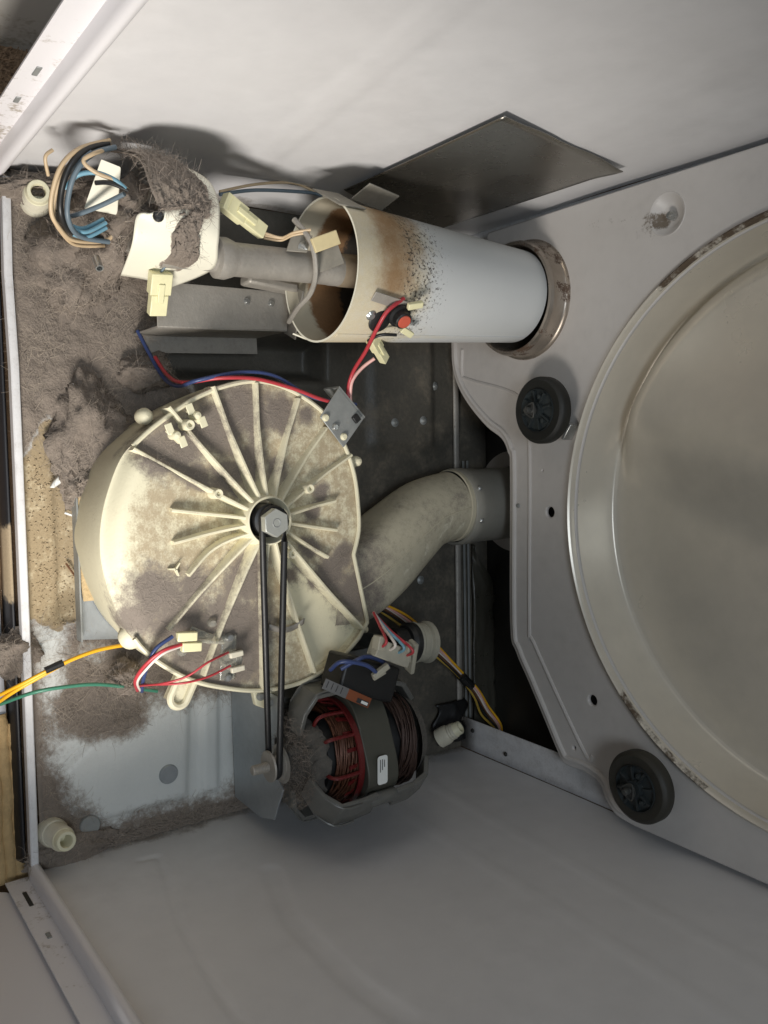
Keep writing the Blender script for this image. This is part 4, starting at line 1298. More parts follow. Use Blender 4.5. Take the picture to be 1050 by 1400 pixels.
def R_of(th):
    dx, dy = math.cos(th), math.sin(th)
    best = 0
    n = len(ring)
    for i in range(n):
        ax_, ay_ = ring[i][0] - HB.x, ring[i][1] - HB.y
        bx_, by_ = ring[(i + 1) % n][0] - HB.x, ring[(i + 1) % n][1] - HB.y
        ex, ey = bx_ - ax_, by_ - ay_
        den = dx * ey - dy * ex
        if abs(den) < 1e-12:
            continue
        t_ = (ax_ * ey - ay_ * ex) / den
        s_ = (ax_ * dy - ay_ * dx) / den
        if t_ > 0 and -1e-6 <= s_ <= 1 + 1e-6:
            best = max(best, t_)
    return best


NA2 = 300
RT = [R_of(2 * PI * k / NA2) for k in range(NA2)]


def dome_w(th):
    """1 inside the domed front sector, between the ribs that bound it."""
    dx, dy = math.cos(th), math.sin(th)
    deg = math.degrees(math.atan2(dx, -dy))     # 0 = straight to the front, + = right side of the cabinet
    return sst(-33, -29, deg) * sst(44, 30, deg)


def pocket_w(th):
    deg = math.degrees(math.atan2(math.cos(th), -math.sin(th)))
    return sst(109, 110.5, deg) * sst(136, 134.5, deg)


RINGF = [0.0, 0.17, 0.19, 0.25, 0.32, 0.4, 0.48, 0.56, 0.64, 0.70, 0.75, 0.80, 0.84, 0.88, 0.91, 0.94, 0.96, 0.975, 0.985, 0.995, 1.0, 1.003, 1.012, 1.018, 1.02]
WALLZ = [0.12, 0.117, 0.112, 0.105]


def blower_top(fr, th):
    dw = dome_w(th)
    z = 0.1175
    # shallow flat cover, domed front sector rolling into the side wall
    dz = 0.008 * sst(0.25, 0.75, fr) - 0.013 * sst(0.86, 1.0, fr) ** 2
    z = z + dw * dz
    z -= 0.009 * pocket_w(th) * sst(0.25, 0.30, fr) * sst(0.995, 0.985, fr)
    return z


m = MB()
rows = []
for fr in RINGF[:21]:
    row = []
    for k in range(NA2):
        th = 2 * PI * k / NA2
        r = max(fr, 0.001) * RT[k]
        if fr < 0.2:
            r = fr / 0.19 * 0.023
        row.append((HB.x + r * math.cos(th), HB.y + r * math.sin(th), blower_top(fr, th)))
    rows.append(m.add(row))
for kz, (zz_, grow) in enumerate(((0.108, 0.0006), (0.095, 0.0008), (0.07, 0.0), (0.04, -0.003), (0.012, -0.006))):
    row = []
    for k in range(NA2):
        th = 2 * PI * k / NA2
        dw = dome_w(th)
        g = grow
        r = RT[k] + g
        row.append((HB.x + r * math.cos(th), HB.y + r * math.sin(th), min(zz_, blower_top(1.0, th) - 0.001)))
    rows.append(m.add(row))
for i in range(len(rows) - 1):
    for k in range(NA2):
        j = (k + 1) % NA2
        m.f.append((rows[i][k], rows[i][j], rows[i + 1][j], rows[i + 1][k]))

BLOBS = [(x_, y_, r_) for (x_, y_, r_) in LINT_SPOTS]


def blower_lint(x, y):
    d = 0.0
    for bx_, by_, br in BLOBS:
        q = math.hypot(x - bx_, y - by_) / br
        d = max(d, 1.15 - 0.75 * q)
    rr = math.hypot(x - HB.x, y - HB.y)
    best = 1.0
    for i in range(18):
        ox, oy = P['ribs'][2 * i][0] - HB.x, P['ribs'][2 * i][1] - HB.y
        ln = math.hypot(ox, oy)
        t_ = ((x - HB.x) * ox + (y - HB.y) * oy) / ln
        if 0.02 < t_ < ln + 0.004:
            best = min(best, abs((x - HB.x) * oy - (y - HB.y) * ox) / ln)
    d = max(d, 0.0) + 0.42 * sst(0.0085, 0.002, best) * (0.55 + 0.45 * fbm(x, y, 9, 30)) * sst(0.14, 0.05, rr)
    return max(0.0, min(1.0, d + 0.22 * fbm(x, y, 5, 38)))


def blower_dust(x, y, z):
    if z < 0.095:
        return 0.0
    return blower_lint(x, y) * 0.80


def blower_haze(x, y, z):
    if z < 0.109:
        return 0.22
    r = math.hypot(x - HB.x, y - HB.y)
    th = math.atan2(y - HB.y, x - HB.x)
    e = sst(0.75, 0.97, r / max(R_of(th), 1e-4)) * dome_w(th)
    return 0.64 - 0.46 * e + 0.14 * fbm(x, y, 2, 22)


m.build('housing_shell', M_cream, bl, attrs={'dust': blower_dust, 'haze': blower_haze}, angle=50)
# raised rim where the cover is clipped on (not along the domed sector)
rim = []
for k in range(NA2 + 1):
    th = 2 * PI * k / NA2
    rim.append(((HB.x + RT[k % NA2] * math.cos(th), HB.y + RT[k % NA2] * math.sin(th), 0.1205), dome_w(th) < 0.5))
seq = []
best_seq = []
order = rim[:-1] + rim[:-1]
for p, ok in order:
    if ok:
        seq.append(p)
    else:
        if len(seq) > len(best_seq):
            best_seq = seq
        seq = []
if len(seq) > len(best_seq):
    best_seq = seq
best_seq = best_seq[:NA2]
MB().tube(best_seq, 0.0023, 8).build('rim', M_cream, bl, attrs={'dust': lambda x, y, z: 0.15, 'haze': lambda x, y, z: 0.15})
# hub ring
m = MB().lathe([(0.0275, 0.115), (0.0255, 0.134), (0.0235, 0.141), (0.0222, 0.1415), (0.0212, 0.140), (0.0205, 0.116)], (HB.x, HB.y, 0), (0, 0, 1), 48)
m.build('hub_ring', M_cream, bl, attrs={'dust': lambda x, y, z: 0.05, 'haze': lambda x, y, z: 0.22})
# ribs
RB = P['ribs']
for i in range(18):
    o_ = V(RB[2 * i])
    d = (o_ - V((HB.x, HB.y, o_.z)))
    d.z = 0
    L_ = d.length
    d.normalize()
    q = d.cross(V((0, 0, 1)))
    r0, r1 = 0.0235, L_
    full = r1 > 0.9 * R_of(math.atan2(d.y, d.x))
    m = MB()
    NS = 12
    rws = []
    for k in range(NS + 1):
        t_ = k / NS
        r = r0 + (r1 - r0) * t_
        bend = 0.006 * math.sin(PI * t_) if i == 12 else 0.0
        ztop = 0.1385 - 0.0135 * min(1, t_ * 1.6) ** 0.8
        ztop = max(ztop, 0.1245 if full else 0.1235 - 0.002 * t_)
        zb = 0.106
        if i >= 10 and i <= 12:
            ztop += 0.006 * sst(0.25, 0.9, t_)
        wb, wt = 0.0027, 0.0017
        c0 = HB + d * r + q * bend
        rws.append(m.add([(c0.x + q.x * wb, c0.y + q.y * wb, zb), (c0.x + q.x * wt, c0.y + q.y * wt, ztop - 0.0012), (c0.x + q.x * wt * .5, c0.y + q.y * wt * .5, ztop),
                          (c0.x - q.x * wt * .5, c0.y - q.y * wt * .5, ztop), (c0.x - q.x * wt, c0.y - q.y * wt, ztop - 0.0012), (c0.x - q.x * wb, c0.y - q.y * wb, zb)]))
    for k in range(NS):
        m.quad_strip(rws[k], rws[k + 1])
    m.f.append(tuple(rws[0]))
    m.f.append(tuple(reversed(rws[-1])))
    m.build('rib', M_cream, bl, attrs={'dust': lambda x, y, z: 0.55 * blower_lint(x, y) - 0.16 + 0.2 * sst(0.123, 0.116, z), 'haze': lambda x, y, z: 0.30})
# screw bosses
for p in P['bosses']:
    MB().lathe([(0, 0.130), (0.0018, 0.130), (0.0022, 0.1335), (0.0042, 0.134), (0.005, 0.132), (0.0056, 0.112)], (p[0], p[1], 0), (0, 0, 1), 18).build('screw_boss', M_cream, bl, attrs={'haze': lambda x, y, z: 0.2})
# wing clips on one rib
for p in P['clips']:
    cp = V((p[0], p[1], 0))
    for sg in (-1, 1):
        MB().box(cp + V((0.006 * sg, 0.006 * sg, 0.128)), (0.010, 0.007, 0.0018), Matrix.Rotation(math.radians(20), 3, 'Z')).build('wing_clip', M_cream2, bl, bevel=0.0005)
    MB().bar(cp + V((-0.006, -0.006, 0.124)), cp + V((0.006, 0.006, 0.124)), 0.006, 0.006).build('wing_clip', M_cream2, bl, bevel=0.0005)
    MB().lathe([(0, 0.133), (0.003, 0.132), (0.0042, 0.129), (0.0042, 0.115)], cp + V((0.0, 0.0, 0)), (0, 0, 1), 14).build('screw_boss', M_cream2, bl)
# small three-armed boss on the dome
c3 = V((0.0335, 0.104, 0.1265))
for k in range(3):
    a = 2 * PI * k / 3 + 0.4
    MB().bar(c3, c3 + V((math.cos(a), math.sin(a), 0)) * 0.007, 0.002, 0.004, w2=0.001).build('moulding_mark', M_cream2, bl)
# corner lugs
for (p, r, h0) in ((P['corner_bosses'][0], 0.0080, 0.112), (P['corner_bosses'][1], 0.0120, 0.112), (P['corner_bosses'][3], 0.006, 0.121), (P['corner_bosses'][4], 0.005, 0.121)):
    pc = V((p[0], p[1], 0)).lerp(V((HB.x, HB.y, 0)), 0.035)
    MB().lathe([(0, h0), (r * .45, h0 - 0.0008), (r * .8, h0 - 0.0035), (r, h0 - 0.009), (r * .9, h0 - 0.016), (r * .5, h0 - 0.022), (0, h0 - 0.024)], (pc.x, pc.y, 0), (0, 0, 1), 24).build('lug', M_cream, bl, attrs={'haze': lambda x, y, z: 0.2})
# looped lug at the lower front
lg = V(P['corner_bosses'][2])
th0 = math.atan2(lg.y - HB.y, lg.x - HB.x)
u_ = V((math.cos(th0), math.sin(th0), 0))
v_ = V((-u_.y, u_.x, 0))
lp_ = []
for k in range(13):
    a = -PI / 2 + PI * k / 12
    lp_.append(lg + u_ * (0.009 * math.cos(a) - 0.004) + v_ * (0.0085 * math.sin(a)) + V((0, 0, 0.012)))
lp_ = [lp_[0] - u_ * 0.030 + v_ * 0.0] + lp_ + [lp_[-1] - u_ * 0.030]
MB().tube(lp_, 0.0036, 8).build('looped_lug', M_cream, bl, attrs={'haze': lambda x, y, z: 0.25})
MB().bar(lg - u_ * 0.030 + V((0, 0, .004)), lg + u_ * 0.002 + V((0, 0, .004)), 0.017, 0.012).build('looped_lug_web', M_cream, bl, attrs={'haze': lambda x, y, z: 0.4})
# bottom mounting tab with screws
tb = [V(p) for p in P['tab_bottom']]
MB().prism([tb[0], tb[1], tb[2], tb[3]], (0, 0, -0.008)).build('mounting_tab', M_cream2, bl, bevel=0.0015)
for p in P['tab_screws']:
    MB().lathe([(0, 0.004), (0.003, 0.004), (0.0046, 0.002), (0.0048, 0)], (p[0], p[1], 0.1003), (0, 0, 1), 18).build('screw', M_galv_d, bl)
# curved shelf between the lower ribs
m = MB()
m.grid(lambda u, v: (0.098 + 0.006 * v + 0.006 * math.sin(PI * u), 0.199 + 0.040 * u, 0.1255 - 0.002 * v), 14, 3)
m.build('shelf', M_steel, bl, solid=0.0012)
# tan felt strip and galvanised plate under the front of the housing
pf = P['plate_front']
m = MB()
m.grid(lambda u, v: (-0.036 + 0.108 * u, 0.0505 - 0.003 * math.sin(PI * u) + 0.012 * v, 0.018 + 0.002 * v), 30, 4)
m.build('felt_strip', M_tan_foam, bl, solid=0.004)
MB().prism([(-0.045, 0.049, 0.008), (0.112, 0.047, 0.008), (0.117, 0.085, 0.008), (0.10, 0.16, 0.008), (-0.045, 0.16, 0.008)], (0, 0, 0.0016)).build('mounting_plate', M_galv, bl, bevel=0.0004)
MB().bar((-0.045, 0.0482, 0.0145), (0.112, 0.0462, 0.0145), 0.0016, 0.016).build('mounting_plate_edge', M_galv_d, bl)

# outlet duct: loft from the scroll mouth to the round pipe
m = MB()
c0, c1 = V((0.080, 0.318, 0.066)), V((0.0025, 0.490, 0.057))
path = catmull([c0 + V((0.0, -0.03, 0)), c0, V((0.060, 0.362, 0.065)), V((0.033, 0.405, 0.062)), V((0.011, 0.446, 0.058)), c1], 7)
NS = len(path)
rows = []
for i, p in enumerate(path):
    t_ = i / (NS - 1)
    tg = (path[min(i + 1, NS - 1)] - path[max(i - 1, 0)]).normalized()
    sdv = tg.cross(V((0, 0, 1))).normalized()
    up = sdv.cross(tg).normalized()
    hw = 0.042 * (1 - t_) + 0.0425 * t_
    hh = 0.046 * (1 - t_) + 0.0425 * t_
    ex = 0.34 + 0.66 * sst(0.2, 0.95, t_)
    row = []
    for k in range(40):
        a = 2 * PI * k / 40
        ca, sa = math.cos(a), math.sin(a)
        row.append(p + sdv * hw * math.copysign(abs(ca) ** ex, ca) + up * hh * math.copysign(abs(sa) ** ex, sa))
    rows.append(m.add(row))
for i in range(NS - 1):
    for k in range(40):
        j = (k + 1) % 40
        m.f.append((rows[i][k], rows[i][j], rows[i + 1][j], rows[i + 1][k]))


def duct_dust(x, y, z):
    return max(0.85 * blower_lint(x, y), 0.36 + 0.16 * fbm(x, y, z, 25), 0.62 * sst(0.40, 0.33, y)) if z > 0.06 else 0.2


def duct_scrape(x, y, z):
    d = 0.0
    for sx, sy, l in ((0.030, 0.440, 0.022), (0.018, 0.452, 0.020), (0.030, 0.470, 0.02), (0.062, 0.385, 0.02), (0.045, 0.415, 0.012)):
        dx, dy = x - sx, y - sy
        a_, b_ = dx * 0.8 - dy * 0.55, dx * 0.55 + dy * 0.8
        d = max(d, 0.52 * sst(1.0, 0.6, math.hypot(a_ / l, b_ / 0.006)))
    return d


m.build('outlet_duct', M_duct, bl, attrs={'dust': duct_dust, 'scrape': duct_scrape}, angle=60)
MB().lathe([(0.0430, -0.003), (0.0446, -0.002), (0.0446, 0.003), (0.0430, 0.004)], c1, (0, 1, 0), 48, closed=True).build('outlet_rim', M_duct, bl)

seam = [p + V((0, 0, 0.0455 - 0.003 * i / (NS - 1))) for i, p in enumerate(path)][6:]
MB().tube(seam, 0.0009, 6).build('mould_seam', M_duct, bl, attrs={'dust': lambda x, y, z: 0.25, 'scrape': lambda x, y, z: 0.0})
# bracket with thermostat at the upper right of the housing
bt = [V(p) for p in P['bracket_tr']]
bk = thing('thermostat_bracket', 'grey steel bracket plate with three screws on the blower rim', 'bracket', bt[2] - V((0, 0, .02)))
MB().prism(bt, (0, 0, -0.0018)).build('plate', M_galv_d, bk, bevel=0.0006)
MB().prism([bt[1], bt[2], bt[2] + V((0, 0, -0.03)), bt[1] + V((0, 0, -0.03))], (-0.0016, 0.0012, 0)).build('plate_fold', M_galv_d, bk)
for i, p in enumerate(P['bracket_tr_screws']):
    MB().lathe([(0, 0.003), (0.0025, 0.003), (0.0037, 0.0016), (0.0039, 0)], (p[0], p[1], 0.1352), (0, 0, 1), 16).build('screw', M_cream2 if i != 1 else M_bolt, bk)
MB().box((-0.103, 0.300, 0.137), (0.008, 0.007, 0.004), Matrix.Rotation(math.radians(40), 3, 'Z')).build('terminal_slot', M_black, bk, bevel=0.0006)

# thermostats on the cover
th1 = thing('thermostat', 'clear based thermostat with two spade terminals on the lower blower cover', 'thermostat', (0.1273, 0.1571, 0.117))
MB().bar((0.104, 0.1585, 0.119), (0.148, 0.1545, 0.119), 0.016, 0.003).build('flange', M_clear, th1, bevel=0.0012)
MB().lathe([(0, 0.131), (0.009, 0.131), (0.010, 0.1295), (0.010, 0.118)], (0.1273, 0.1571, 0), (0, 0, 1), 28).build('cap', M_clear, th1)
for p in P['thermo']:
    MB().bar((p[0], p[1] - 0.008, 0.135), (p[0] - 0.001, p[1] + 0.006, 0.135), 0.0055, 0.0045).build('spade_terminal', M_ivory, th1, bevel=0.001)
for q in ((0.1065, 0.1583), (0.1455, 0.1548)):
    MB().lathe([(0, 0.124), (0.003, 0.1235), (0.0042, 0.1205), (0.0042, 0.118)], (q[0], q[1], 0), (0, 0, 1), 16).build('screw', M_bolt, th1)
th2 = thing('thermal_fuse', 'small clear thermal fuse with two cream terminals on the lower blower cover', 'thermal fuse', (0.104, 0.118, 0.117))
MB().bar((0.094, 0.118, 0.120), (0.106, 0.140, 0.120), 0.010, 0.004).build('flange', M_clear, th2, bevel=0.0015)
MB().lathe([(0.002, -0.014), (0.002, 0.014)], (0.106, 0.136, 0.126), (0.2, 0.95, 0), 12, cap0=True, cap1=True).build('glass_bulb', M_clear, th2)
for p in P['thermo2']:
    MB().bar((p[0] - 0.001, p[1] - 0.008, 0.134), (p[0] + 0.001, p[1] + 0.011, 0.134), 0.0085, 0.007).build('terminal', M_conn, th2, bevel=0.001)
for q in ((0.090, 0.141), (0.113, 0.110)):
    MB().lathe([(0, 0.124), (0.003, 0.1235), (0.0045, 0.1205), (0.0045, 0.117)], (q[0], q[1], 0), (0, 0, 1), 16).build('screw', M_clear, th2)

# ------------------------------------------------------------------ blower pulley
bp = thing('blower_pulley', 'dark grooved pulley with large zinc hex nut in the blower hub', 'pulley', (HB.x, HB.y, 0.118))
MB().lathe([(0, 0.118), (0.0165, 0.118), (0.0165, 0.136), (0.0155, 0.139), (0.0080, 0.1425), (0.0080, 0.1515), (0.0140, 0.1528), (0.0140, 0.153), (0, 0.153)], (HB.x, HB.y, 0), (0, 0, 1), 40).build('pulley_wheel', M_black, bp)
nt_ = V((-0.0050, 0.1915, 0.0))
hexp = [(nt_.x + 0.0138 * math.cos(PI / 3 * k + 0.02), nt_.y + 0.0138 * math.sin(PI / 3 * k + 0.02), 0.153) for k in range(6)]
nut = MB().prism(hexp, (0, 0, 0.009)).build('hex_nut', M_nut, bp, bevel=0.0006)
MB().lathe([(0, 0.1615), (0.0030, 0.1615), (0.0034, 0.1622), (0.0042, 0.1624), (0.0046, 0.1618)], (nt_.x, nt_.y, 0), (0, 0, 1), 24).build('shaft_end', M_galv_d, nut)

# ------------------------------------------------------------------ motor
MX, MZ = 0.2545, 0.100
mo = thing('drive_motor', 'dusty electric drive motor with copper windings and grey end frames', 'motor', (MX, 0.30, 0.02))


def oct_profile(r, n=48, k=0.86):
    pts = []
    for i in range(n):
        a = 2 * PI * i / n
        c_, s_ = math.cos(a), math.sin(a)
        e = 0.55
        pts.append((r * math.copysign(abs(c_) ** e, c_) * 0.90, r * math.copysign(abs(s_) ** e, s_) * 0.90))
    return pts


prof = oct_profile(0.064)
ca, sa = math.cos(math.radians(22)), math.sin(math.radians(22))
prof = [(a * ca - b * sa, a * sa + b * ca) for a, b in prof]
m = MB()
stk = m.prism([(MX + a, 0.292, MZ + b) for a, b in prof], (0, 0.040, 0)).build('stator_stack', M_stack, mo, bevel=0.0012)
# windings
for (y0, y1, mm, cnt) in ((0.250, 0.292, M_copper, 70), (0.334, 0.372, M_copper_d, 50)):
    m = MB()
    for k in range(cnt):
        rr = random.uniform(0.047, 0.0535)
        yc = random.uniform(y0 + 0.016, y1 - 0.006)
        ph = random.random() * 6
        lpn = [(MX + (rr + 0.003 * math.sin(3 * a + ph)) * math.cos(a), yc + 0.006 * math.sin(2 * a + ph), MZ + (rr + 0.003 * math.sin(3 * a + ph)) * math.sin(a))
               for a in [2 * PI * i / 36 for i in range(36)]]
        m.tube(lpn, 0.00085, 5, closed=True)
    m.build('winding', mm, mo)
    m = MB().lathe([(0.030, y0 + 0.004), (0.043, y0 + 0.006), (0.046, (y0 + y1) / 2), (0.046, y1), (0.034, y1)], (MX, 0, MZ), (0, 1, 0), 40)
    m.build('shade_core', M_black, mo)  # black body added to stand for the shade inside the windings
m = MB().lathe([(0.054, 0.2905), (0.0600, 0.2905), (0.0610, 0.284), (0.0595, 0.283), (0.0575, 0.287), (0.054, 0.287)], (MX, 0, MZ), (0, 1, 0), 48, closed=True)
ins_ = m.build('insulation_ring', M_redp, mo)
for k in range(20):
    a = 2 * PI * k / 20
    d = V((math.cos(a), 0, math.sin(a)))
    MB().bar(V((MX, 0.288, MZ)) + d * 0.053, V((MX, 0.272, MZ)) + d * 0.058, 0.0040, 0.0016, up=d).build('insulation_tooth', M_redp, ins_)
VA = math.radians(113)
for da, ln in ((-30, 0.033), (10, 0.036), (38, 0.030), (70, 0.03), (92, 0.03)):
    a = VA + math.radians(da)
    d = V((math.cos(a), 0, math.sin(a)))
    q0 = V((MX, 0.256, MZ)) + d * 0.060
    lpn = [V((MX, 0.286, MZ)) + d * 0.0585, q0 + V((0, 0.006, 0)), q0 + V((0, -0.004, 0)) - d * 0.004, q0 + V((0, -0.006, 0)) - d * ln * .6]
    MB().tube(lpn, 0.0021, 6, smooth=4).build('insulation_finger', M_redp, ins_)
# dusty front end with bearing boss
m = MB()
rowsm = []
for fr, yy in ((0.0, 0.226), (0.2, 0.2265), (0.35, 0.229), (0.42, 0.236), (0.6, 0.238), (0.8, 0.240), (0.95, 0.244), (1.0, 0.250), (0.98, 0.256)):
    row = []
    for k in range(64):
        a = 2 * PI * k / 64
        r = 0.050 * fr * (1 + 0.07 * math.cos(4 * (a - VA)) * fr)
        q = (MX + r * math.cos(a), yy, MZ + r * math.sin(a))
        nz = 0.007 * fbm(q[0], q[1], q[2], 60) * (fr > 0.3)
        row.append((q[0], q[1] - abs(nz), q[2] + nz))
    rowsm.append(m.add(row))
for i in range(len(rowsm) - 1):
    for k in range(64):
        j = (k + 1) % 64
        m.f.append((rowsm[i][k], rowsm[i][j], rowsm[i + 1][j], rowsm[i + 1][k]))
m.build('front_end', M_bell_d, mo, angle=70)
# end frame arms: flat bent straps from the front end out to the stack
for a_deg, wd in ((VA + math.radians(60), 0.034), (VA - math.radians(60), 0.034), (VA + math.radians(180 - 50), 0.024), (VA - math.radians(180 - 50), 0.024)):
    d = V((math.cos(a_deg), 0, math.sin(a_deg)))
    tv = V((-d.z, 0, d.x))
    C_ = V((MX, 0, MZ))
    pth = [C_ + d * 0.034 + V((0, 0.236, 0)), C_ + d * 0.058 + V((0, 0.240, 0)), C_ + d * 0.0755 + V((0, 0.254, 0)), C_ + d * 0.0765 + V((0, 0.278, 0)), C_ + d * 0.0745 + V((0, 0.300, 0))]
    m = MB()
    rws = []
    for i, p in enumerate(pth):
        tg = (pth[min(i + 1, 4)] - pth[max(i - 1, 0)]).normalized()
        nn = tv.cross(tg).normalized()
        if nn.dot(d) + nn.dot(V((0, -1, 0))) < 0:
            nn = -nn
        hw = wd * (.42 if i == 0 else .5)
        rws.append(m.add([p - tv * hw - nn * 0.003, p - tv * hw + nn * 0.0015, p - tv * (hw - 0.003) + nn * 0.003, p + tv * (hw - 0.003) + nn * 0.003, p + tv * hw + nn * 0.0015, p + tv * hw - nn * 0.003]))
    for i in range(4):
        m.quad_strip(rws[i], rws[i + 1])
        m.f.append((rws[i][0], rws[i + 1][0], rws[i + 1][5], rws[i][5]))
    m.f.append(tuple(rws[0]))
    m.f.append(tuple(reversed(rws[-1])))
    arm = m.build('end_frame_arm', M_bell, mo, bevel=0.0008, angle=30)
    for sg in (-1, 1):
        MB().tube([pth[1] + tv * sg * (wd * .5 - .001) + d * .003, pth[2] + tv * sg * (wd * .5 - .001) + d * .003, pth[3] + tv * sg * (wd * .5 - .001) + d * .003], 0.0013, 6, smooth=3).build('arm_edge', M_bell, arm)
    MB().lathe([(0, -0.004), (0.005, -0.004), (0.0075, 0.0), (0.0075, 0.030), (0.005, 0.034), (0, 0.034)], C_ + d * 0.0735 + V((0, 0.296, 0)) + tv * wd * 0.15, (0, 1, 0), 14).build('clamp_boss', M_bell, arm)
    # rear half of the frame
    pth = [C_ + d * 0.0745 + V((0, 0.326, 0)), C_ + d * 0.0735 + V((0, 0.350, 0)), C_ + d * 0.066 + V((0, 0.372, 0)), C_ + d * 0.045 + V((0, 0.386, 0))]
    m = MB()
    for i in range(3):
        m.bar(pth[i], pth[i + 1], wd * .8, 0.006, up=d + V((0, 0.3, 0)))
    m.build('rear_frame_arm', M_bell, mo, bevel=0.001)
m = MB().lathe([(0, 0.392), (0.02, 0.392), (0.046, 0.386), (0.050, 0.376)], (MX, 0, MZ), (0, 1, 0), 32)
m.build('rear_end', M_bell_d, mo)
MB().lathe([(0.046, 0.236), (0.0495, 0.238), (0.0495, 0.242), (0.046, 0.243)], (MX, 0, MZ), (0, 1, 0), 40, closed=True)
# shaft with thread and small pulley
thp = [(0.0, 0.1865), (0.0045, 0.1865)]
yy = 0.188
while yy < 0.205:
    thp += [(0.0055, yy), (0.0047, yy + 0.0009)]
    yy += 0.0018
thp += [(0.0055, 0.206), (0.0055, 0.236)]
MB().lathe(thp, (MX, 0, MZ), (0, 1, 0), 20).build('shaft', M_steel, mo)
MB().lathe([(0.005, 0.2055), (0.0165, 0.2055), (0.0170, 0.2075), (0.0105, 0.2105), (0.0105, 0.2155), (0.0170, 0.2185), (0.0165, 0.2205), (0.005, 0.2205)], (MX, 0, MZ), (0, 1, 0), 36, closed=True).build('motor_pulley', M_steel, mo)
# switch block on top of the motor, label plate and sticker
sw = MB().box((0.168, 0.308, 0.128), (0.040, 0.074, 0.040), Matrix.Rotation(math.radians(-20), 3, 'Z')).build('switch', M_black, mo, bevel=0.003)
la, lb = V((0.1600, 0.248, 0.1500)), V((0.192, 0.304, 0.1510))
MB().bar(la, la.lerp(lb, .5), 0.011, 0.0012).build('label_plate', M_foill, sw)
lo = MB().bar(la.lerp(lb, .5), lb, 0.011, 0.0012).build('label_plate', M_orange_l, sw)
dl = (lb - la).normalized()
sl = dl.cross(V((0, 0, 1))).normalized()
for k in range(4):
    q = la + dl * (0.004 + 0.0065 * k) + V((0, 0, 0.0009))
    MB().bar(q - sl * 0.004, q + sl * 0.003, 0.0008, 0.0003).build('print_line', M_ink, lo)
MB().bar(lb - dl * 0.018 + V((0, 0, .001)) + sl * 0.002, lb - dl * 0.002 + V((0, 0, .001)) + sl * 0.002, 0.005, 0.0003).build('print_panel', M_ink, lo)
MB().bar(lb - dl * 0.012 + V((0, 0, .0013)) + sl * 0.002, lb - dl * 0.003 + V((0, 0, .0013)) + sl * 0.002, 0.003, 0.0003).build('print_line', M_label, lo)
# sticker on the stack, facing up and inwards
an = math.radians(88)
dn = V((math.cos(an), 0, math.sin(an)))
tn = V((-dn.z, 0, dn.x))
# find the stack surface along dn
rr_s = max(a * dn.x + b * dn.z for a, b in prof)
sc_ = V((MX, 0.309, MZ)) + dn * (rr_s + 0.0012) - tn * 0.006
st = MB()
lpn = []
for (cx, cz, a0) in ((0.013, 0.0035, 0), (-0.013, 0.0035, 90), (-0.013, -0.0035, 180), (0.013, -0.0035, 270)):
    for k in range(4):
        a = math.radians(a0 + 30 * k)
        lpn.append(sc_ + tn * (cx + 0.003 * math.cos(a)) + V((0, 1, 0)) * (cz + 0.003 * math.sin(a)))
stick = st.prism(lpn, dn * 0.0004).build('sticker', M_label, stk, bevel=0.0)
for k, (u0, u1) in enumerate(((-0.002, 0.012), (0.0, 0.012), (0.003, 0.011))):
    q = sc_ + V((0, -0.003 + 0.0027 * k, 0)) + dn * 0.0006
    MB().bar(q + tn * u0, q + tn * u1, 0.0009, 0.0002, up=dn).build('sticker_print', M_ink, stk)

# the motor sits higher on its bracket, level with the belt
mo.scale = (0.93, 0.93, 0.93)
mo.location = (0.241, 0.279, 0.0536)
BX, BYM, BZ, BR = 0.241, 0.198, 0.128, 0.0112

# belt with a quarter turn from blower pulley to motor pulley
path = []
rb = 0.0122
for k in range(13):
    a = PI / 2 + PI * k / 12
    # around the blower pulley, on the side away from the motor; axis z
    path.append(V((HB.x + rb * math.cos(a), HB.y + rb * math.sin(a), 0.1480)))
A_end = path[-1]       # front strand
B_end = path[0]        # rear strand
lo_m = V((BX, BYM, BZ - BR))
hi_m = V((BX, BYM, BZ + BR))
for k in range(1, 12):
    path.append(A_end.lerp(lo_m, k / 12))
for k in range(13):
    a = -PI / 2 + PI * k / 12
    path.append(V((BX + BR * math.cos(a), BYM, BZ + BR * math.sin(a))))
for k in range(1, 12):
    path.append(hi_m.lerp(B_end, k / 12))
m = MB().tube(path, 0.0034, 8, closed=True)
o = m.build('drive_belt', M_black, angle=70)
tag(o, 'thin black drive belt running from blower pulley to motor shaft', 'belt')

# galvanised plate carrying the motor
mpnt = thing('motor_bracket', 'galvanised steel bracket plate standing in front of the motor', 'bracket', (0.25, 0.212, 0.0))
MB().prism([(0.176, 0.2105, 0.006), (0.318, 0.2105, 0.006), (0.320, 0.2105, 0.07), (0.311, 0.2105, 0.100), (0.292, 0.2105, 0.110), (0.272, 0.2105, 0.122), (0.262, 0.2105, 0.106), (0.222, 0.2105, 0.106), (0.214, 0.2105, 0.122), (0.176, 0.2105, 0.122)], (0, 0.0018, 0)).build('upright_plate', M_galv, mpnt, bevel=0.0004)
MB().prism([(0.176, 0.2125, 0.0065), (0.318, 0.2125, 0.0065), (0.318, 0.40, 0.0065), (0.176, 0.40, 0.0065)], (0, 0, 0.002)).build('foot_plate', M_galv_d, mpnt)
MB().lathe([(0.0065, 0.2035), (0.017, 0.2045), (0.020, 0.2055), (0.0065, 0.206)], (BX, 0, BZ), (0, 1, 0), 32, closed=True).build('bearing_cap', M_steel, mpnt)
for sx in (0.20, 0.28):
    MB().box((sx, 0.29, 0.040), (0.012, 0.12, 0.062)).build('cradle', M_galv_d, mpnt, bevel=0.002)

SH = V((-0.008, -0.0187, 0.026))
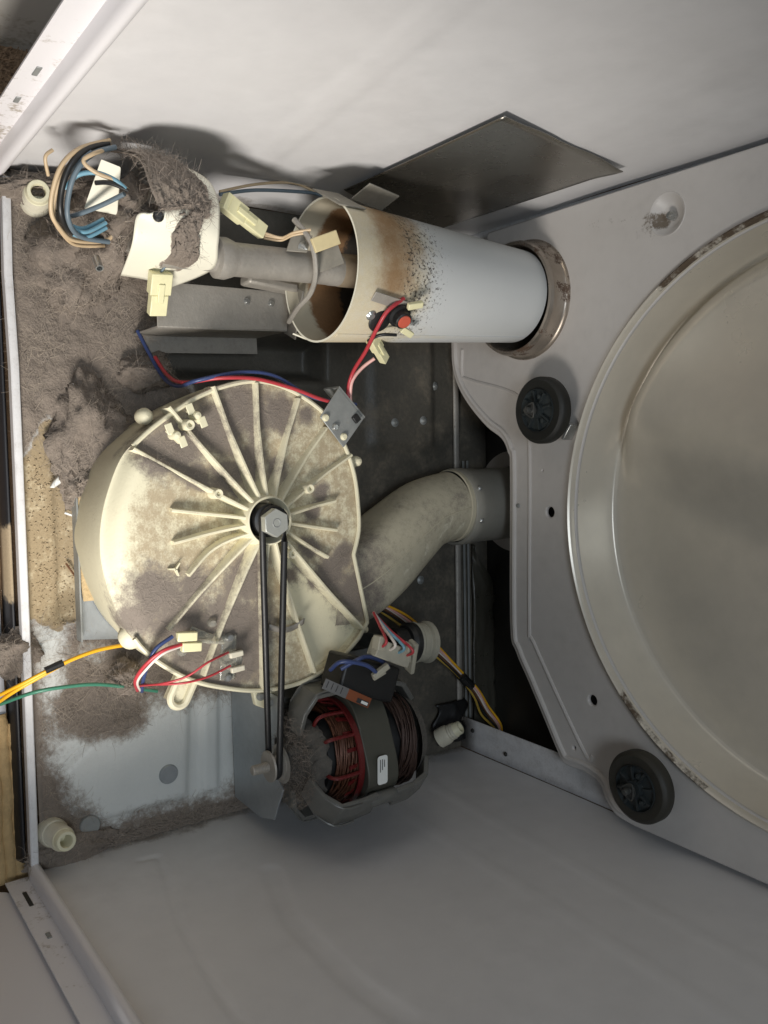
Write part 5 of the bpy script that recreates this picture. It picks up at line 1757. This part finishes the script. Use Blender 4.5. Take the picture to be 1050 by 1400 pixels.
# motor connectors and their wires
wc = thing('motor_plug', 'ivory white multi-way plug with side latch beside the blower', 'connector', (0.143, 0.325, 0.145))
MB().bar((0.131, 0.302, 0.158), (0.150, 0.342, 0.158), 0.018, 0.016).build('plug_body', M_ivory_shade, wc, bevel=0.0012)
MB().bar((0.132, 0.346, 0.166), (0.166, 0.350, 0.152), 0.005, 0.012).build('latch', M_ivory_shade, wc, bevel=0.0012)
MB().bar((0.132, 0.338, 0.166), (0.152, 0.341, 0.160), 0.005, 0.010).build('latch', M_ivory_shade, wc, bevel=0.0012)
MB().bar((0.126, 0.301, 0.163), (0.128, 0.310, 0.163), 0.014, 0.012).build('plug_end', M_ivory_shade, wc, bevel=0.001)
for k, cl_ in enumerate(('red', 'white', 'lblue', 'red')):
    q1 = V((0.131 + 0.0045 * k, 0.306 + 0.0105 * k, 0.166))
    wire('lead', None, 0.0015, cl_, '', wc, pts=[q1, q1 + V((-0.008, -0.001, 0.010)), V((0.113 + .002 * k, 0.314 + 0.004 * k, 0.152)), V((0.104, 0.322, 0.13))])
motor_wires = [wire('motor_wire', 'blue_m', 0.0022, 'blue', 'dark blue wire arching over the motor label to a spade terminal')]
motor_wires.append(wire('motor_wire', None, 0.0022, 'blue', 'dark blue wire passing behind the arched blue motor wire', pts=[(0.1500, 0.268, 0.15), (0.1400, 0.290, 0.158), (0.1465, 0.310, 0.156), (0.157, 0.325, 0.15)]))
tm = thing('spade_terminal', 'ivory spade terminal standing on the black motor switch', 'terminal', (0.156, 0.306, 0.15))
MB().bar((0.1600, 0.297, 0.163), (0.1500, 0.313, 0.167), 0.006, 0.006).build('sleeve', M_ivory_shade, tm, bevel=0.001)
MB().bar((0.1630, 0.300, 0.158), (0.1570, 0.313, 0.161), 0.006, 0.004).build('tongue', M_ivory_shade, tm, bevel=0.001)

for q_ in [wc, tm] + motor_wires:
    q_.location = q_.location + SH

# idler wheel
ic = V((0.150, 0.392, 0.108))
iw = thing('idler_wheel', 'cream grooved idler wheel with black hub behind the motor', 'idler wheel', (ic.x, ic.y, ic.z - 0.025))
MB().lathe([(0.012, -0.004), (0.0215, -0.004), (0.0235, -0.002), (0.0215, 0.0005), (0.0222, 0.006), (0.0205, 0.0075), (0.0222, 0.009), (0.0212, 0.014), (0.0240, 0.016), (0.0240, 0.018), (0.012, 0.018)], ic, (0.12, 1, 0), 44, closed=True).build('wheel', M_ivory_shade, iw)
MB().lathe([(0.006, -0.016), (0.0195, -0.015), (0.0228, -0.011), (0.0228, -0.0045), (0.006, -0.0045)], ic, (0.12, 1, 0), 40, closed=True).build('hub', M_black, iw)
MB().lathe([(0, -0.032), (0.015, -0.032), (0.017, -0.030), (0.017, -0.017), (0.006, -0.0165)], ic, (0.12, 1, 0), 32).build('bearing_cup', M_black, iw)
MB().bar(ic + V((0, -0.024, -0.01)), ic + V((0.01, -0.020, -0.106)), 0.018, 0.004, up=(0, 1, 0)).build('arm', M_galv_d, iw)

# ------------------------------------------------------------------ exhaust pipe to the rear
ex_t = thing('exhaust_pipe', 'dull steel exhaust pipe joining blower outlet to the rear panel', 'pipe', (0.003, 0.555, 0.012))
MB().lathe([(0.0440, 0.4925), (0.0470, 0.493), (0.0478, 0.4945), (0.0478, 0.508), (0.0470, 0.510), (0.0470, 0.524), (0.0462, 0.526), (0.0462, 0.602)], (0.0025, 0, 0.056), (0.004, 1, 0), 56).build('pipe', M_pipe, ex_t)
MB().lathe([(0.046, 0.597), (0.060, 0.597), (0.066, 0.599), (0.066, 0.601), (0.046, 0.601)], (0.004, 0, 0.050), (0, 1, 0), 56, closed=True).build('wall_flange', M_bulk, ex_t, attrs={'dust': lambda x, y, z: 0.35})
for a in (70, 118):
    d = V((math.cos(math.radians(a)), 0, math.sin(math.radians(a))))
    MB().lathe([(0, 0.003), (0.002, 0.0028), (0.0032, 0.0014), (0.0034, -0.001)], V((0.0025, 0.501, 0.056)) + d * 0.0478, d, 14).build('screw', M_bolt, ex_t)

# dark sheet lying at the rear
m = MB()
fy = [(0.10, 0.566), (0.12, 0.572), (0.16, 0.578), (0.20, 0.575), (0.25, 0.579), (0.29, 0.576), (0.32, 0.560)]


def foil_pt(u, v):
    x = 0.062 + 0.262 * u
    yb = 0.566 + 0.034 * sst(0, 0.25, u) + 0.005 * fbm(x, 0, 0, 30)
    return (x, 0.568 + (yb - 0.566) * v, 0.006 + 0.006 * v + 0.0025 * fbm(x, v * 0.1, 0, 40))


m.grid(foil_pt, 40, 10)
o = m.build('dark_sheet', M_foil, solid=0.0009, angle=60)
tag(o, 'glossy dark crumpled sheet on the floor behind the bulkhead', 'sheet')
# wavy black mat along the rear right corner
m = MB()


def matp(u, v):
    x = 0.270 + 0.055 * u
    zt = 0.012 + 0.004 * fbm(x, v, 0, 20)
    return (x, 0.500 + 0.050 * v + 0.006 * math.sin(9 * u), zt * (1 - 0.4 * abs(2 * v - 1)))


m.grid(matp, 24, 10)
o = m.build('black_pad', M_black, solid=0.002, angle=70)
tag(o, 'small black rubber pad in the rear corner beneath a levelling foot', 'pad')


# ------------------------------------------------------------------ levelling feet
def foot(base, top, label, s=1.0):
    b_, t_ = V(base), V(top)
    ax_ = (t_ - b_).normalized()
    L_ = (t_ - b_).length
    t = thing('levelling_foot', label, 'foot', b_, 'cream plastic levelling feet through the pan')
    pr = [(0.0165 * s, -0.002), (0.0165 * s, 0.010), (0.0150 * s, 0.013)]
    yy_ = 0.013
    while yy_ < L_ - 0.010:
        pr += [(0.0140 * s, yy_), (0.0128 * s, yy_ + 0.0018)]
        yy_ += 0.0034
    pr += [(0.0128 * s, L_ - 0.008)]
    MB().lathe(pr, b_, ax_, 32).build('threaded_sleeve', M_ivory, t)
    MB().lathe([(0.0128 * s, L_ - 0.008), (0.0118 * s, L_ - 0.007), (0.0112 * s, L_ - 0.001), (0.0104 * s, L_), (0.0074 * s, L_), (0.0068 * s, L_ - 0.001), (0.0066 * s, L_ - 0.02), (0, L_ - 0.02)], b_, ax_, 32).build('socket', M_cream2, t)
    return t


foot((-0.3135, 0.030, 0.0), (-0.3115, 0.0215, 0.046), 'ivory levelling foot ringed by valve wires at the front corner', 0.92)
foot((0.3030, 0.0120, 0.0), (0.2985, 0.0160, 0.044), 'ivory threaded levelling foot beside a steel plug in lint', 0.86)
foot((0.305, 0.490, 0.03), (0.288, 0.505, 0.052), 'ivory levelling foot behind the motor at the rear corner', 0.75)

# ------------------------------------------------------------------ wires
wire('cover_wire', 'w_red_top', 0.0019, 'red', 'red wire running along the blower rim to the bracket')
wire('cover_wire', 'w_blue_top', 0.0020, 'blue', 'blue wire running along the blower rim to the bracket')
wire('sensor_wire', 'w_red_s', 0.0020, 'red', 'red wire dropping from flame sensor to the bracket')
wire('sensor_wire', 'w_pink_s', 0.0018, 'pink', 'pale pink wire from small plug to the bracket')
wire('sensor_wire', 'w_black_s', 0.0016, 'black', 'black wire from flame sensor to small plug')
wire('loose_wire', 'w_orange1', 0.0019, 'orange', 'orange wire coming from under the blower over the front lip')
wire('loose_wire', 'w_orange2', 0.0019, 'orange', 'second orange wire joined under black tape over front lip')
wire('loose_wire', 'w_green', 0.0018, 'green', 'green wire stretching from the blower lug over the front lip')
o = MB().tube([V(P['tape'][0]), V(P['tape'][1])], 0.0034, 10).build('tape_wrap', M_black)
tag(o, 'black tape wrapped around the pair of orange wires', 'tape')
wire('cover_wire', 'w_red_t1', 0.0011, 'red', 'thin red wire to the upper spade terminal of the thermostat')
wire('cover_wire', 'w_red_t2', 0.0011, 'red', 'thin red wire to the lower spade terminal of the thermostat')
wire('fuse_wire', 'w_red_t3', 0.0017, 'red', 'red wire bent from thermal fuse down past the blower rim')
wire('fuse_wire', 'w_white_t3', 0.0013, 'white', 'white wire lying beside the red thermal fuse wire')
wire('fuse_wire', 'w_blue_t3', 0.0019, 'blue', 'dark blue wire from thermal fuse down past the blower rim')
hb = [V(p) for p in P['harness']]
hb[-1] = V((0.330, 0.592, 0.03)); hb[-2] = V((0.312, 0.588, 0.030)); hb[-3] = V((0.286, 0.570, 0.028))
for k, (c_, lab) in enumerate((('yellow', 'yellow wire at the edge of the rear floor harness'), ('black', 'black wire in the rear floor harness'), ('brown', 'brown wire in the rear floor harness'),
                               ('white', 'white wire in the rear floor harness'), ('pink', 'pink wire in the rear floor harness'), ('orange', 'orange wire in the rear floor harness'))):
    off = 0.0042 * (k - 2.5)
    pl = []
    for i, p in enumerate(hb):
        tg = (hb[min(i + 1, 7)] - hb[max(i - 1, 0)]).normalized()
        s_ = V((-tg.y, tg.x, 0))
        pl.append(p + s_ * off * (0.55 + 0.25 * math.sin(1.7 * i + k)) + V((0, 0, 0.002 * math.sin(2.1 * i + 1.3 * k))))
    wire('harness_wire', None, 0.0016, c_, lab, pts=pl)
MB_t = MB().tube([hb[3].lerp(hb[4], .2), hb[3].lerp(hb[4], .75)], 0.0065, 10).build('harness_tape', M_black)
tag(MB_t, 'black tape sleeve around the rear floor wire harness', 'tape')

# ------------------------------------------------------------------ lint felt and fibres over the floor
GX, GY = 190, 110
m = MB()
idx = {}
for i in range(GX):
    for j in range(GY):
        x, y = -W + 0.001 + 2 * (W - 0.001) * i / (GX - 1), 0.006 + 0.27 * j / (GY - 1)
        k = m_lint(x, y)
        k = min(k, pan_dust(x, y))
        if k > 0.55:
            hgt = -0.0020 + 0.0048 * sst(0.55, 0.95, k) * (0.7 + 0.6 * fbm(x, y, 3, 30)) + 0.0015 * fbm(x, y, 8, 120)
            # drifts against the side panel, the corner and the blower
            hgt += 0.012 * sst(0.03, 0.0, x + W) + 0.010 * sst(0.05, 0.0, math.hypot(x - W, y - 0.03))
            hgt += 0.016 * sst(0.040, 0.0, math.hypot((x + 0.095) * .8, (y - 0.070))) + 0.004 * sst(0.05, 0, abs(x + 0.12)) * sst(0.09, 0.06, y)
            idx[(i, j)] = m.add([(x, y, floor_h(x, y) + hgt)])[0]
for (i, j) in list(idx):
    q = [(i, j), (i + 1, j), (i + 1, j + 1), (i, j + 1)]
    if all(w_ in idx for w_ in q):
        m.f.append(tuple(idx[w_] for w_ in q))
fl = m.build('floor_lint', M_lint, None, angle=80)
tag(fl, 'grey brown lint felt matted over the front of floor pan', 'lint', kind='stuff')
pts, pts2 = [], []
tries = 0
while len(pts) < 7500 and tries < 120000:
    tries += 1
    x, y = random.uniform(-W + .002, W - .002), random.uniform(0.008, 0.24)
    if fbm(x, y, 21, 22, 3) > random.uniform(-0.7, 0.35) and pan_dust(x, y) > random.uniform(0.25, 0.8) and m_grit(x, y) < 0.6 and m_grease_shade(x, y) < 0.5 and not (y > 0.07 and -0.08 < x < 0.09):
        pts.append(((x, y, floor_h(x, y) + 0.001 + 0.0022 * sst(.5, .95, pan_dust(x, y))), (0, 0, 1)))
h_ = len(pts) * 8 // 20
fibres('lint_fibres', pts[:h_], M_fibre, fl, lo=0.008, hi=0.030, w=0.00014, lift=0.15, curl=1.2, seg=6)
fibres('lint_fibres', pts[h_:], M_fibre_d, fl, lo=0.006, hi=0.022, w=0.00017, lift=0.15, curl=1.4, seg=5)
# fluffy drifts with volume: by the blower, on the lip, along the foot
def tuft(name, c, rad, n, label, mat_=M_fibre_d, hi=0.02):
    c = V(c)
    m = MB()
    rows = []
    NP, NK = 18, 60

    def pt(a, ph):
        q = V((math.cos(a) * math.cos(ph), math.sin(a) * math.cos(ph), math.sin(ph)))
        s = 1 + 0.30 * fbm(q.x + c.x * 9, q.y + c.y * 9, q.z, 1.6) + 0.13 * fbm(q.x + c.x * 9, q.y + c.y * 9, q.z, 7.0)
        return c + V((q.x * rad[0] * s, q.y * rad[1] * s, q.z ** 1.3 * rad[2] * s)), q
    for i in range(NP):
        rows.append(m.add([pt(2 * PI * k / NK, PI / 2 * i / (NP - 1))[0] for k in range(NK)]))
    for i in range(NP - 1):
        for k in range(NK):
            j = (k + 1) % NK
            m.f.append((rows[i][k], rows[i][j], rows[i + 1][j], rows[i + 1][k]))
    o = m.build(name, M_lint, None, angle=80)
    tag(o, label, 'lint', kind='stuff')
    for mt, cnt, ww in ((mat_, n * 2 // 3, 0.00018), (M_fibre, n // 4, 0.00014)):
        pts = []
        for k in range(cnt):
            p_, q = pt(random.uniform(0, 2 * PI), math.asin(random.random()))
            pts.append((p_, q))
        fibres('lint_fibres', pts, mt, o, lo=0.004, hi=hi * 0.9, w=ww, lift=0.22, curl=1.6, seg=5)


tuft('lint_drift', (-0.085, 0.070, 0.0), (0.060, 0.040, 0.032), 2600, 'fluffy grey lint drift heaped against the front of the blower')
tuft('lint_drift', (-0.045, 0.052, 0.0), (0.030, 0.014, 0.030), 700, 'grey lint drift along the front of the blower plate')
tuft('lint_tuft', (0.118, -0.014, -0.004), (0.022, 0.026, 0.018), 700, 'fluffy grey lint tuft caught on the front lip by orange wires')
tuft('lint_tuft', (0.327, 0.030, 0.0), (0.018, 0.045, 0.012), 700, 'dark lint tuft around the threaded foot in the corner')
tuft('lint_tuft', (-0.322, 0.055, 0.0), (0.016, 0.07, 0.05), 1300, 'grey lint drift along the side panel beside the valve wires')
tuft('lint_tuft', (-0.258, 0.060, 0.0), (0.048, 0.042, 0.050), 2200, 'grey lint mound underneath the valve wires')
tuft('lint_tuft', (-0.155, 0.130, 0.0), (0.020, 0.028, 0.032), 600, 'grey lint clump where red and blue wires meet the blower')
tuft('lint_tuft', (0.150, 0.082, 0.03), (0.016, 0.018, 0.035), 500, 'grey lint clump where thermostat wires pass the blower rim')
pts = []
for k in range(1500):
    a, r = random.uniform(0, 2 * PI), 0.048 * math.sqrt(random.random())
    pts.append(((0.241 + r * math.cos(a), 0.214 - 0.004 * random.random() + 0.25 * max(0, r - 0.03), 0.128 + r * math.sin(a)), (0, -1, 0)))
o = fibres('motor_lint', pts, M_fibre_d, None, lo=0.003, hi=0.012, w=0.00022, lift=0.4, curl=1.6)
tag(o, 'dusty lint clinging to the front end of the motor', 'lint', kind='stuff')
# fibres on the blower cover
pts = []
tries = 0
while len(pts) < 3000 and tries < 60000:
    tries += 1
    th = random.uniform(0, 2 * PI)
    fr_ = math.sqrt(random.uniform(0.06, 0.96))
    r = R_of(th) * fr_
    x, y = HB.x + r * math.cos(th), HB.y + r * math.sin(th)
    if blower_lint(x, y) > 0.72:
        pts.append(((x, y, blower_top(fr_, th) + 0.0006), (0, 0, 1)))
o = fibres('blower_lint', pts, M_fibre_d, None, lo=0.004, hi=0.014, w=0.00014, lift=0.12, curl=1.2, seg=4)
tag(o, 'short grey lint fibres sticking to the blower cover', 'lint', kind='stuff')
# fibres along the foot of the side panels and on the rail
pts = []
for k in range(900):
    y = random.uniform(0.03, 0.30)
    pts.append(((W - 0.004 - 0.010 * random.random(), y, floor_h(W - 0.01, y) + 0.002 + 0.004 * random.random()), (-0.3, 0, 1)))
o = fibres('seam_lint', pts, M_fibre_d, None, lo=0.004, hi=0.012, w=0.0003, lift=0.8)
tag(o, 'thin line of lint along the seam of pan and side panel', 'lint', kind='stuff')

tuft('lint_tuft', (-0.282, 0.082, 0.03), (0.046, 0.036, 0.105), 2400, 'grey lint clump stuffed under the valve cover behind the wire loops')
# ------------------------------------------------------------------ debris
m = MB()
m.grid(lambda u, v: (-0.041 - 0.020 * u, 0.030 + 0.020 * u + (v - .5) * 0.010 * math.sin(PI * (0.12 + 0.85 * u)), 0.004 + 0.003 * math.sin(PI * v) + 0.006 * u), 16, 7)
o = m.build('plaster_chip', M_label, solid=0.0012)
tag(o, 'pale pointed paper scrap lying on the gritty dirt', 'scrap')
o = MB().tube([(-0.0155, 0.041, 0.003), (-0.009, 0.056, 0.004)], 0.0011, 6).build('toothpick', M_label)
tag(o, 'thin white splinter lying on gritty dirt by the blower', 'splinter')
o = MB().tube([(0.035, 0.040, 0.002), (0.052, 0.050, 0.003), (0.060, 0.053, 0.002)], 0.0010, 5).build('twig', M_wire['brown'])
tag(o, 'thin dark twig lying on gritty dirt by the blower', 'twig')
m = MB()
rs = random.Random(3)
for k in range(900):
    x, y = rs.uniform(-0.11, 0.10), rs.uniform(0.006, 0.056)
    if m_grit(x, y) < 0.5:
        continue
    s = rs.uniform(0.0004, 0.0015)
    m.box((x, y, floor_h(x, y) + s * .3), (s * rs.uniform(.7, 1.4), s, s * .8), Matrix.Rotation(rs.uniform(0, 3), 3, 'Z') @ Matrix.Rotation(rs.uniform(0, 1), 3, 'X'))
o = m.build('grit', mat('sand grit', (0.34, 0.26, 0.16), 0.9, var=0.7, var_scale=900), smooth=False)
tag(o, 'brown sandy grit scattered along the front of pan', 'grit', kind='stuff')
